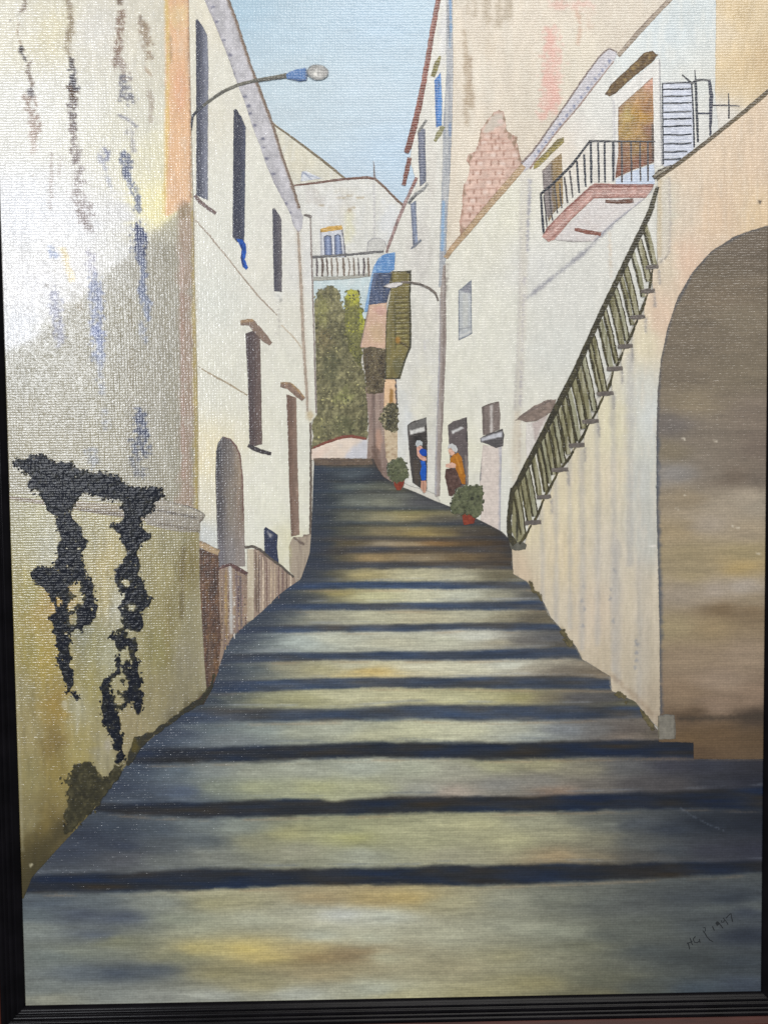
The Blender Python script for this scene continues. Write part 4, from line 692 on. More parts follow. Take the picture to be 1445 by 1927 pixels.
gw = P_('painted_garden_wall', root, [(2, 925), (100, 935), (250, 950), (300, 945), (376, 985), (377, 1100), (386, 1250), (390, 1300), (330, 1352), (270, 1402), (230, 1450), (180, 1520), (120, 1586), (62, 1650), (46, 1690), (30, 1690)], f_gw, 8, 3.6, .6, M_WALL, 'olive stained garden wall at the left edge, hung with dark ivy')
cp = [(270, 938), (300, 938), (322, 944), (352, 951), (374, 959), (387, 968), (383, 978), (377, 984), (377, 1002), (345, 1001), (310, 996), (276, 986)]
P_('coping', gw, cp, lambda g: g.fill((140, 132, 118)).line([(290, 946), (340, 955), (386, 968)], 4, (168, 160, 142), .7, 2).line([(296, 960), (340, 968), (372, 975)], 3, (84, 76, 70), .8, 1.6, .5).line([(300, 985), (330, 990), (376, 1000)], 4, (104, 94, 80), .8, 2, .5).line([(300, 936), (350, 950), (386, 966)], 2.5, (80, 76, 70), .8, 1.2).line([(386, 968), (376, 984)], 3, (92, 82, 72), .8).mottle(.10, 10, 4), 9, 2.6, .6, M_WALL, 'grey stone coping at the end of the garden wall')
Rb('coping', gw, [(12, 936), (60, 942), (110, 950), (150, 952), (200, 958), (250, 966), (290, 974)], [7, 8, 9, 18, 22, 22, 20], lambda g: g.fill((132, 120, 98)).line([(12, 934), (120, 948), (150, 946)], 3, (112, 92, 82), .7).line([(150, 960), (210, 966), (280, 974)], 6, (88, 76, 66), .7, 2.5, .6).mottle(.10, 14, 4), 8.5, .7, mat=M_WALL)
# ivy: thick leaf dabs
def f_ivy(g):
    g.fill((26, 29, 38)).mottle(.55, 5, 5, (14, 16, 22)).mottle(.5, 6, 6, (54, 54, 48)).mottle(.5, 4, 4, (92, 86, 62), .16)
    g.thick(1.1, 6.5); g.thick(.6, 3.2)
ivy1 = [(22, 872), (30, 862), (52, 858), (60, 853), (84, 854), (96, 862), (110, 866), (138, 868), (143, 878), (160, 884), (180, 890), (186, 884), (208, 888), (226, 894), (234, 906), (256, 914), (275, 918), (286, 912), (304, 914), (308, 928), (313, 938), (298, 944), (290, 954), (293, 965), (270, 972), (262, 984), (240, 976), (228, 962), (226, 946), (206, 942), (190, 940), (176, 932), (162, 930), (150, 940), (140, 956), (118, 966), (96, 962), (88, 948), (74, 938), (58, 926), (48, 914), (56, 900), (44, 890), (28, 880)]
ivy2 = [(84, 942), (118, 934), (146, 938), (142, 958), (140, 976), (157, 990), (160, 1006), (170, 1020), (168, 1032), (158, 1040), (162, 1060), (166, 1078), (180, 1100), (184, 1128), (191, 1142), (186, 1160), (174, 1176), (160, 1180), (158, 1192), (146, 1184), (136, 1196), (140, 1206), (132, 1216), (138, 1232), (134, 1250), (144, 1264), (142, 1284), (138, 1298), (152, 1306), (153, 1316), (148, 1322), (136, 1312), (124, 1304), (121, 1284), (110, 1264), (106, 1244), (108, 1226), (102, 1206), (98, 1180), (92, 1162), (102, 1146), (96, 1126), (84, 1110), (66, 1098), (56, 1078), (60, 1066), (76, 1064), (96, 1064), (108, 1050), (104, 1030), (112, 1014), (106, 990), (104, 972), (88, 960)]
ivy3 = [(240, 934), (270, 924), (296, 950), (286, 968), (268, 976), (272, 996), (288, 1004), (286, 1016), (268, 1026), (262, 1044), (270, 1060), (266, 1080), (276, 1104), (290, 1124), (284, 1142), (266, 1152), (274, 1166), (272, 1184), (258, 1196), (262, 1214), (258, 1228), (268, 1244), (266, 1258), (272, 1276), (268, 1296), (274, 1308), (272, 1334), (262, 1352), (256, 1344), (244, 1328), (236, 1338), (228, 1346), (232, 1368), (236, 1390), (232, 1408), (238, 1430), (222, 1446), (214, 1436), (218, 1416), (210, 1400), (212, 1390), (198, 1372), (190, 1350), (186, 1330), (192, 1308), (188, 1294), (196, 1276), (210, 1268), (216, 1254), (214, 1240), (222, 1226), (216, 1212), (204, 1200), (210, 1176), (224, 1162), (222, 1140), (232, 1122), (222, 1108), (208, 1090), (216, 1072), (228, 1058), (236, 1040), (228, 1022), (222, 1006), (206, 996), (208, 982), (230, 976), (236, 956)]
def f_ivyh(holes, poly=None):
    def f(g):
        f_ivy(g)
        g.feather(poly, 7, 1.0)
        for (x, y, rx, ry) in holes: g.blob(x, y, rx * 1.5, ry * 1.5, (74, 70, 48), .7, .6, 7).hole(x, y, rx, ry)
        g.holes(8, .14, .28)
    return f
H1 = [(158, 944, 12, 10), (222, 946, 10, 5), (70, 925, 8, 6)]
H2 = [(146, 1112, 12, 14), (136, 1136, 9, 14), (152, 1130, 8, 10), (138, 1166, 8, 12), (112, 1130, 5, 8)]
H3 = [(238, 1096, 9, 7), (248, 1192, 12, 8), (224, 1290, 13, 22), (226, 1320, 10, 12), (238, 1232, 12, 12), (222, 1176, 12, 14), (250, 1142, 10, 7), (262, 1206, 8, 8)]
iv = P_('painted_ivy', root, ivy1, f_ivyh(H1, ivy1), 10, 2.2, 2.6, M_THICK, 'dark blue black ivy spilling over the garden wall', hscale=.6)
P_('ivy_trail', iv, ivy2, f_ivyh(H2, ivy2), 9.6, 2.2, 2.6, M_THICK, 'left trail of ivy, ending in a thin hooked tip', hscale=.5)
P_('ivy_trail', iv, ivy3, f_ivyh(H3, ivy3), 9.6, 2.2, 2.6, M_THICK, 'right trail of ivy, broader at its lower end', hscale=.5)
IV = [(10, 12, 18), (15, 18, 26), (20, 24, 33), (26, 30, 37), (40, 40, 36), (70, 66, 48)]
dabs('leaf_dabs', iv, ivy1, IV, 900, 2.9, 10.4, 1, 1.2, .5, M_THICK, seed=21, holes=H1, clump=.30)
dabs('leaf_dabs', iv, ivy2, IV, 520, 2.7, 10, .5, .9, .55, M_THICK, seed=22, holes=H2, clump=.46)
dabs('leaf_dabs', iv, ivy3, IV, 520, 2.7, 10, .5, .9, .55, M_THICK, seed=23, holes=H3, clump=.46)
def f_shrub(g):
    g.fill((54, 51, 35)).mottle(.6, 9, 10, (80, 75, 52)).mottle(.6, 8, 9, (38, 36, 26)).mottle(.5, 4, 4, (110, 102, 70), .1).thick(.4, 5).feather(SH, 10, .9, 12)
SH = [(114, 1462), (122, 1456), (126, 1462), (134, 1450), (138, 1436), (150, 1434), (158, 1428), (172, 1432), (186, 1438), (190, 1450), (197, 1462), (204, 1456), (216, 1440), (234, 1430), (238, 1440), (226, 1466), (204, 1496), (186, 1522), (160, 1548), (140, 1566), (120, 1580), (112, 1572), (120, 1550), (118, 1530), (128, 1516), (122, 1494), (130, 1480), (118, 1474)]
sb = P_('painted_shrub', root, SH, f_shrub, 9.3, 2.6, 2.0, M_LEAF, 'low dark green shrub at the foot of the garden wall')
dabs('leaf_dabs', sb, SH, [(34, 32, 24), (50, 47, 32), (64, 60, 40), (82, 76, 50), (104, 96, 66)], 120, 2.6, 9.7, .1, .3, .7, seed=24, clump=.56)
MO = [(246, 1404), (252, 1384), (268, 1380), (290, 1372), (312, 1356), (346, 1330), (376, 1312), (394, 1288), (400, 1262), (408, 1268), (402, 1296), (384, 1324), (350, 1344), (318, 1368), (296, 1384), (272, 1406), (252, 1436), (240, 1444), (236, 1432)]
mo = P_('painted_moss', root, MO, lambda g: g.fill((50, 48, 38)).mottle(.6, 9, 7, (78, 70, 44)).mottle(.6, 7, 6, (42, 44, 44)).blob(256, 1404, 10, 20, (92, 80, 34), .7).feather(MO, 5, .8, 12), 9.2, 2.6, 1.8, M_LEAF, 'dark moss growing along the foot of the garden wall')

# ---- the stepped lane
LT = [(860, 592), (900, 590), (960, 588), (1000, 586), (1040, 583), (1062, 576), (1090, 566), (1104, 545), (1120, 524), (1150, 494), (1180, 458), (1205, 432), (1240, 414), (1270, 405), (1300, 382), (1340, 330), (1380, 286), (1410, 256), (1450, 216), (1520, 168), (1560, 132), (1600, 94), (1640, 52), (1660, 40), (1690, 34), (1900, 34)]
RT = [(860, 702), (880, 710), (897, 722), (912, 746), (926, 782), (942, 818), (956, 854), (970, 884), (984, 914), (1000, 944), (1020, 964), (1060, 964), (1082, 968), (1094, 990), (1110, 1004), (1134, 1022), (1160, 1034), (1182, 1054), (1216, 1082), (1242, 1096), (1272, 1147), (1298, 1149), (1318, 1194), (1345, 1214), (1376, 1238), (1392, 1240), (1393, 1304), (1423, 1305), (1426, 1450), (1900, 1450)]
def xl(y): return float(np.interp(y, [a for a, b in LT], [b for a, b in LT]))
def xr(y): return float(np.interp(y, [a for a, b in RT], [b for a, b in RT]))
# risers: (x, y top, y bottom) along each dark band, lowest first
RS = [[(48, 1650, 1680), (60, 1646, 1679), (150, 1642, 1678), (250, 1642, 1677), (380, 1633, 1674), (520, 1634, 1667), (780, 1631, 1664), (830, 1626, 1664), (900, 1628, 1666), (1045, 1624, 1660), (1160, 1624, 1655), (1250, 1622, 1651), (1450, 1619, 1640)],
      [(180, 1514, 1527), (260, 1510, 1532), (380, 1509, 1539), (540, 1502, 1535), (600, 1503, 1534), (630, 1507, 1534), (690, 1502, 1532), (750, 1497, 1530), (920, 1498, 1527), (1000, 1498, 1528), (1100, 1494, 1525), (1200, 1490, 1522), (1300, 1487, 1520), (1450, 1480, 1520)],
      [(262, 1409, 1436), (320, 1406, 1436), (380, 1406, 1434), (500, 1402, 1432), (600, 1399, 1428), (700, 1395, 1425), (800, 1396, 1426), (920, 1397, 1429), (1100, 1393, 1425), (1240, 1391, 1423), (1305, 1393, 1423), (1450, 1420, 1423)],
      [(310, 1340, 1362), (380, 1332, 1358), (500, 1332, 1358), (620, 1334, 1355), (700, 1330, 1354), (770, 1324, 1353), (905, 1326, 1356), (1050, 1327, 1354), (1200, 1328, 1349), (1220, 1334, 1349)],
      [(390, 1280, 1303), (480, 1279, 1302), (570, 1277, 1297), (700, 1274, 1294), (900, 1274, 1295), (1000, 1272, 1296), (1070, 1271, 1296), (1120, 1275, 1297), (1150, 1279, 1297)],
      [(410, 1231, 1248), (500, 1228, 1245), (650, 1227, 1242), (800, 1225, 1242), (900, 1223, 1242), (1000, 1220, 1240), (1060, 1218, 1238), (1092, 1223, 1241)],
      [(445, 1178, 1192), (560, 1176, 1190), (700, 1175, 1188), (820, 1173, 1187), (900, 1172, 1184), (980, 1171, 1186), (1050, 1174, 1187)],
      [(490, 1136, 1150), (600, 1135, 1148), (750, 1134, 1148), (900, 1132, 1148), (1024, 1130, 1147)],
      [(540, 1096, 1110), (640, 1094, 1108), (800, 1094, 1108), (920, 1093, 1108), (994, 1094, 1108)],
      [(570, 1058, 1073), (700, 1056, 1070), (850, 1056, 1070), (968, 1056, 1071)],
      [(582, 1030, 1044), (700, 1028, 1042), (850, 1028, 1041), (962, 1026, 1040)],
      [(586, 1008, 1018), (700, 1008, 1018), (850, 1010, 1019), (945, 1008, 1018)],
      [(588, 981, 991), (700, 980, 990), (800, 982, 990), (875, 986, 992)],
      [(588, 953, 962), (700, 953, 962), (842, 956, 963)],
      [(589, 922, 930), (700, 921, 929), (762, 922, 928)],
      [(590, 903, 911), (660, 903, 911), (722, 903, 909)],
      [(590, 872, 886), (650, 872, 886), (704, 874, 884)]]
TC = [(60, 1720, (86, 96, 104)), (90, 1700, (76, 86, 100)), (180, 1700, (84, 92, 100)), (75, 1745, (112, 118, 116)), (150, 1720, (70, 78, 96)), (225, 1725, (72, 80, 98)), (180, 1760, (80, 88, 104)), (300, 1700, (118, 122, 116)), (330, 1730, (120, 124, 110)), (150, 1790, (112, 116, 106)), (110, 1800, (100, 108, 108)), (220, 1770, (120, 120, 96)), (220, 1830, (68, 78, 96)), (160, 1830, (86, 94, 104)), (290, 1825, (78, 86, 98)), (330, 1800, (124, 122, 98)), (90, 1860, (104, 110, 110)), (100, 1880, (124, 124, 112)), (200, 1870, (112, 116, 114)), (300, 1875, (122, 124, 120)),
      (400, 1700, (144, 138, 104)), (380, 1740, (136, 136, 116)), (380, 1785, (160, 146, 92)), (450, 1695, (140, 134, 104)), (480, 1730, (148, 148, 130)), (470, 1785, (172, 152, 86)), (500, 1800, (156, 138, 84)), (420, 1830, (130, 122, 88)), (480, 1850, (136, 128, 96)), (400, 1875, (138, 140, 134)), (560, 1715, (150, 148, 130)), (600, 1690, (142, 124, 90)), (700, 1690, (150, 130, 86)), (760, 1690, (158, 136, 84)), (640, 1720, (160, 162, 160)), (720, 1725, (156, 158, 148)), (600, 1760, (156, 158, 144)), (700, 1765, (154, 154, 136)), (640, 1797, (122, 102, 74)), (590, 1798, (134, 112, 74)), (680, 1793, (130, 110, 80)), (580, 1785, (156, 140, 96)), (720, 1800, (150, 148, 124)), (600, 1830, (144, 130, 98)), (560, 1870, (152, 154, 146)), (700, 1860, (148, 150, 136)), (760, 1875, (160, 154, 120)),
      (850, 1700, (140, 134, 106)), (850, 1760, (150, 148, 128)), (850, 1820, (144, 136, 108)), (900, 1870, (146, 138, 102)), (950, 1700, (126, 126, 112)), (980, 1740, (134, 134, 118)), (960, 1800, (138, 132, 102)), (1030, 1800, (126, 124, 104)), (1000, 1850, (134, 126, 90)), (1060, 1695, (108, 110, 100)), (1060, 1750, (124, 126, 112)), (1100, 1780, (112, 112, 94)), (1130, 1700, (94, 98, 96)), (1150, 1760, (86, 90, 86)), (1130, 1840, (100, 100, 84)), (1120, 1870, (104, 100, 78)), (1200, 1700, (82, 86, 88)), (1220, 1740, (88, 92, 88)), (1230, 1790, (76, 82, 84)), (1220, 1860, (84, 88, 84)), (1290, 1690, (68, 74, 82)), (1310, 1740, (72, 78, 84)), (1300, 1800, (66, 72, 76)), (1300, 1860, (64, 76, 90)), (1380, 1690, (52, 60, 74)), (1400, 1715, (58, 66, 84)), (1350, 1710, (82, 88, 90)), (1420, 1705, (92, 98, 100)), (1400, 1760, (48, 56, 74)), (1400, 1810, (60, 68, 78)), (1400, 1855, (62, 72, 90)),
      # next treads upwards
      (130, 1600, (54, 62, 82)), (170, 1570, (46, 54, 74)), (220, 1560, (56, 66, 84)), (230, 1590, (50, 58, 78)), (240, 1615, (80, 82, 92)), (300, 1560, (70, 80, 94)), (300, 1590, (74, 80, 88)), (300, 1620, (98, 102, 102)), (380, 1550, (98, 106, 110)), (380, 1580, (84, 92, 100)), (390, 1610, (116, 118, 112)), (450, 1555, (118, 124, 118)), (480, 1585, (128, 126, 102)), (550, 1570, (140, 136, 96)), (560, 1600, (132, 130, 112)), (650, 1560, (134, 134, 104)), (660, 1575, (142, 140, 92)), (680, 1610, (136, 138, 124)), (750, 1560, (144, 142, 110)), (800, 1580, (146, 144, 112)), (850, 1610, (138, 134, 112)), (900, 1550, (150, 146, 112)), (960, 1580, (150, 146, 112)), (1000, 1545, (134, 132, 110)), (1060, 1570, (138, 134, 108)), (1050, 1612, (142, 122, 92)), (1130, 1550, (104, 106, 100)), (1130, 1580, (118, 114, 96)), (1130, 1615, (124, 112, 90)), (1190, 1550, (72, 78, 88)), (1200, 1585, (84, 86, 86)), (1200, 1612, (86, 84, 82)), (1260, 1560, (50, 58, 74)), (1260, 1600, (68, 74, 84)), (1330, 1550, (38, 46, 62)), (1330, 1600, (58, 60, 76)), (1420, 1550, (32, 38, 54)), (1420, 1600, (50, 52, 70)),
      (220, 1480, (52, 62, 84)), (260, 1500, (64, 74, 92)), (270, 1450, (64, 76, 96)), (330, 1450, (84, 96, 110)), (340, 1490, (72, 84, 108)), (400, 1450, (112, 118, 118)), (410, 1480, (112, 118, 106)), (480, 1450, (128, 130, 118)), (480, 1480, (132, 134, 106)), (580, 1450, (138, 140, 128)), (600, 1480, (142, 142, 106)), (680, 1445, (142, 146, 136)), (690, 1480, (142, 142, 112)), (780, 1450, (138, 140, 124)), (790, 1485, (128, 128, 120)), (860, 1450, (128, 126, 114)), (850, 1490, (142, 128, 118)), (930, 1440, (140, 138, 108)), (940, 1475, (118, 116, 114)), (1020, 1440, (138, 132, 102)), (1020, 1470, (116, 112, 108)), (1050, 1490, (130, 108, 94)), (1100, 1450, (120, 114, 98)), (1120, 1480, (100, 94, 90)), (1180, 1445, (88, 88, 92)), (1200, 1475, (80, 76, 80)), (1260, 1440, (62, 62, 76)), (1270, 1475, (76, 72, 76)), (1330, 1440, (54, 56, 72)), (1340, 1475, (54, 56, 70)), (1430, 1440, (46, 46, 58)), (1430, 1470, (42, 44, 60)),
      (300, 1395, (64, 76, 96)), (340, 1380, (78, 88, 106)), (400, 1372, (92, 102, 110)), (440, 1392, (100, 106, 112)), (490, 1375, (112, 120, 118)), (560, 1378, (130, 132, 118)), (640, 1370, (142, 144, 130)), (700, 1385, (150, 148, 122)), (780, 1375, (162, 160, 132)), (880, 1375, (162, 160, 136)), (960, 1370, (150, 150, 136)), (1000, 1385, (134, 138, 134)), (1060, 1375, (108, 112, 120)), (1120, 1375, (100, 98, 100)), (1180, 1375, (94, 84, 80)), (1230, 1380, (98, 88, 78)), (1180, 1388, (120, 106, 96)),
      (380, 1318, (66, 76, 82)), (450, 1315, (92, 96, 90)), (500, 1318, (124, 122, 94)), (560, 1315, (142, 138, 102)), (660, 1310, (164, 160, 130)), (740, 1316, (160, 154, 122)), (860, 1312, (160, 156, 122)), (920, 1310, (154, 148, 110)), (980, 1312, (146, 138, 92)), (1030, 1312, (114, 104, 84)), (1080, 1312, (84, 82, 88)), (1140, 1314, (82, 80, 84)), (1190, 1322, (92, 88, 66)),
      (420, 1260, (66, 76, 90)), (480, 1260, (84, 92, 96)), (540, 1256, (128, 124, 104)), (600, 1258, (152, 144, 108)), (700, 1262, (174, 148, 88)), (660, 1252, (160, 156, 134)), (780, 1254, (166, 162, 142)), (880, 1256, (166, 162, 142)), (960, 1252, (168, 168, 158)), (1000, 1256, (134, 126, 112)), (1060, 1262, (110, 100, 90)), (1110, 1266, (116, 102, 86)),
      (440, 1206, (74, 82, 92)), (500, 1206, (96, 104, 108)), (560, 1208, (140, 148, 146)), (640, 1204, (154, 154, 140)), (740, 1208, (162, 158, 138)), (840, 1206, (164, 162, 144)), (900, 1200, (170, 170, 162)), (940, 1208, (148, 140, 120)), (980, 1206, (92, 88, 88)), (1040, 1202, (84, 84, 90)), (1070, 1212, (88, 82, 74)),
      (480, 1160, (66, 74, 84)), (540, 1160, (88, 92, 92)), (600, 1160, (138, 134, 116)), (700, 1160, (160, 156, 132)), (800, 1162, (160, 152, 126)), (900, 1158, (158, 154, 134)), (950, 1162, (132, 124, 102)), (1000, 1162, (96, 88, 76)), (1030, 1166, (104, 94, 76)),
      (520, 1124, (52, 60, 74)), (590, 1122, (72, 74, 74)), (630, 1118, (142, 128, 78)), (700, 1122, (158, 154, 118)), (800, 1122, (164, 160, 136)), (870, 1120, (162, 162, 148)), (940, 1120, (128, 124, 108)), (1000, 1120, (84, 82, 80)),
      (560, 1082, (48, 54, 68)), (620, 1082, (82, 78, 64)), (680, 1082, (150, 136, 92)), (780, 1082, (160, 154, 126)), (860, 1082, (150, 146, 126)), (940, 1082, (106, 98, 78)),
      (600, 1050, (42, 48, 62)), (640, 1050, (92, 82, 60)), (700, 1050, (156, 130, 88)), (800, 1048, (140, 124, 100)), (880, 1050, (118, 98, 70)), (940, 1050, (72, 62, 54)), (600, 1022, (44, 50, 58)), (660, 1022, (88, 76, 52)), (720, 1024, (148, 134, 114)), (760, 1024, (146, 128, 100)), (830, 1020, (138, 102, 60)), (900, 1022, (84, 66, 46)), (950, 1024, (58, 48, 42)),
      (600, 1000, (46, 52, 62)), (650, 1000, (82, 80, 66)), (720, 1000, (120, 108, 80)), (790, 1004, (142, 124, 74)), (840, 1004, (124, 108, 70)), (880, 1002, (72, 68, 68)), (930, 1006, (68, 60, 54)), (610, 972, (48, 54, 62)), (660, 972, (92, 92, 80)), (720, 974, (132, 124, 96)), (780, 972, (138, 124, 82)), (820, 976, (94, 88, 78)), (860, 984, (66, 66, 74)), (610, 942, (44, 52, 60)), (670, 944, (102, 106, 100)), (720, 944, (112, 112, 98)), (780, 960, (130, 120, 72)), (800, 944, (74, 74, 80)), (610, 916, (48, 56, 68)), (660, 916, (90, 98, 96)), (720, 918, (90, 92, 82)), (750, 924, (96, 92, 70)), (610, 896, (44, 52, 66)), (660, 894, (74, 84, 94)), (700, 898, (50, 56, 70)), (640, 868, (98, 82, 70))]
ups = [r for r in RS]
def f_lane(g):
    # each tread only takes pigment mixed for that tread
    out = np.zeros_like(g.C); X, Y = g.X, g.Y
    lev = np.zeros(len(X), int)
    for r in RS:
        a = np.array(r); mid = (a[:, 1] + a[:, 2]) / 2; lev += (Y < np.interp(X, a[:, 0], mid)).astype(int)
    cl = []
    for (x, y, c) in TC:
        k = 0
        for r in RS:
            a = np.array(r); k += int(y < np.interp(x, a[:, 0], (a[:, 1] + a[:, 2]) / 2))
        cl.append(k)
    for k in range(len(RS) + 1):
        m = lev == k
        if not m.any(): continue
        pts = [p for p, q in zip(TC, cl) if q == k] or [(640, 860, (98, 82, 70))]
        b = Brush(X[m], Y[m]); b.k = 900 + k * 31
        b.ctrl(pts, 52 if k else 64, 17 if k < 4 else 10, 1.45, 4 if k > 3 else 7)
        gm = b.C.mean(1, keepdims=True); b.C = (b.C + (gm - b.C) * .20) * np.array((1.0, 1.0, .965)) ; lm = b.C.mean(1, keepdims=True); b.C = b.C * (1 + (.20 if k < 10 else (.06 if k < 12 else .22)) * np.clip((lm - 72) / 55, -.45, 1)); out[m] = b.C
    g.C[:] = out
    k0 = g.k; g.k = 4242
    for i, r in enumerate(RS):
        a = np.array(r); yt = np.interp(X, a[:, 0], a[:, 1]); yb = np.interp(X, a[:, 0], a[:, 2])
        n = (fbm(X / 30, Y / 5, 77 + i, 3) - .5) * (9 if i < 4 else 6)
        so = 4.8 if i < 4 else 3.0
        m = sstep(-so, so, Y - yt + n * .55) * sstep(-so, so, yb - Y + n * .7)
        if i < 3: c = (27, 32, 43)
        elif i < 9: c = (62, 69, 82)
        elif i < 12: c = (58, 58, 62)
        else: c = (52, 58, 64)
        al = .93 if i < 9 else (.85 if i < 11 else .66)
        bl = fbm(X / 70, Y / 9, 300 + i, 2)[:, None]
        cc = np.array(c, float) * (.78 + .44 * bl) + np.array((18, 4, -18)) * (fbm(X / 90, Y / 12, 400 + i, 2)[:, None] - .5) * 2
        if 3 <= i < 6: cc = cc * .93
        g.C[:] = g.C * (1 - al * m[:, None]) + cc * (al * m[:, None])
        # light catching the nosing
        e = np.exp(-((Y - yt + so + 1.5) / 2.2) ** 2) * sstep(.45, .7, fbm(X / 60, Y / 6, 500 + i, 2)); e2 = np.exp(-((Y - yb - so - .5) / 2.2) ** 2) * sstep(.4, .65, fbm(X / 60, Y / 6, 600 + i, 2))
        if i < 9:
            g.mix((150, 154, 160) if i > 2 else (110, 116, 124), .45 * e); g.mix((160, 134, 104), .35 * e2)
    # brush drag, all along the treads
    d1 = fbm(X / 34, Y / 3.2, 801) - .5; d2 = fbm(X / 12, Y / 2.2, 803) - .5; d3 = fbm(X / 120, Y / 10, 805) - .5
    g.C *= (1 + .20 * d1 + .14 * d2 + .20 * d3)[:, None]
    # cool shadow on the left side near the wall
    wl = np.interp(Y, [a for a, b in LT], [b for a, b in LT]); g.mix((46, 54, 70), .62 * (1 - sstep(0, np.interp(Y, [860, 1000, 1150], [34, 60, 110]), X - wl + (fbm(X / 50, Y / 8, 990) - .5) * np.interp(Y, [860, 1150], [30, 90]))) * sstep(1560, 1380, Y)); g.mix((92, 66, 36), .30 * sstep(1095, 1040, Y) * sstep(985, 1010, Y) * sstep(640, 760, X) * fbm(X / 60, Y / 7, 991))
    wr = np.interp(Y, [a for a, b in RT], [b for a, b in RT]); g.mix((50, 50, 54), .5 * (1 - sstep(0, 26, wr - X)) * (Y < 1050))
    g.line([(1278, 1519), (1300, 1534), (1330, 1550), (1362, 1562)], 2, (110, 118, 132), .4, .8, .4, 6, .45) if True else 0
    g.k = k0
def lane_poly(lo, hi):
    """between the curve lo (below) and hi (above); a curve is a function of x"""
    def ends(fn, side, y0):
        y = y0
        for _ in range(40): y = .5 * y + .5 * fn(side(y))
        return y
    yl0, yr0 = ends(lo, xl, lo(500)), ends(lo, xr, lo(1200)); yl1, yr1 = ends(hi, xl, hi(500)), ends(hi, xr, hi(1200))
    def run(fn, a, b): return [(x, fn(x)) for x in np.linspace(a, b, max(3, int((b - a) / 14)))]
    bot = run(lo, xl(yl0), xr(yr0)); top = run(hi, xl(yl1), xr(yr1))
    rs = [(b, a) for a, b in RT if yr1 + 1 < a < yr0 - 1][::-1]; ls = [(b, a) for a, b in LT if yl1 + 1 < a < yl0 - 1]
    return bot + rs + top[::-1] + ls
def lane_soft(X, Y):
    wr = np.interp(Y, [p for p, q in RT], [q for p, q in RT])
    return np.where((Y < 1300), .5 + .5 * sstep(1, 7, wr - X), 1.)
def cut(i, q=2):
    a = np.array(RS[i]); return lambda x: float(np.interp(x, a[:, 0], a[:, q]))
base = lambda x: 1893. ; head = lambda x: 863.
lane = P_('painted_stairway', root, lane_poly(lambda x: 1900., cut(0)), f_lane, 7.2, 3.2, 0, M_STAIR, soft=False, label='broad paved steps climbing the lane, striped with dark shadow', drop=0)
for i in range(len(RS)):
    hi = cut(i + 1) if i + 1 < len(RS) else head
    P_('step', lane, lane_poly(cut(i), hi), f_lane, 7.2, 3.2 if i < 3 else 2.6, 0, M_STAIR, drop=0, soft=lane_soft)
P_('painted_kerb', root, [(590, 862), (640, 862), (698, 863), (702, 874), (650, 876), (592, 876)], lambda g: g.fill((104, 88, 74)).mottle(.4, 12, 4, (66, 58, 56)), 7.6, 2.4, .8, M_STAIR, 'brown kerb at the top of the steps')

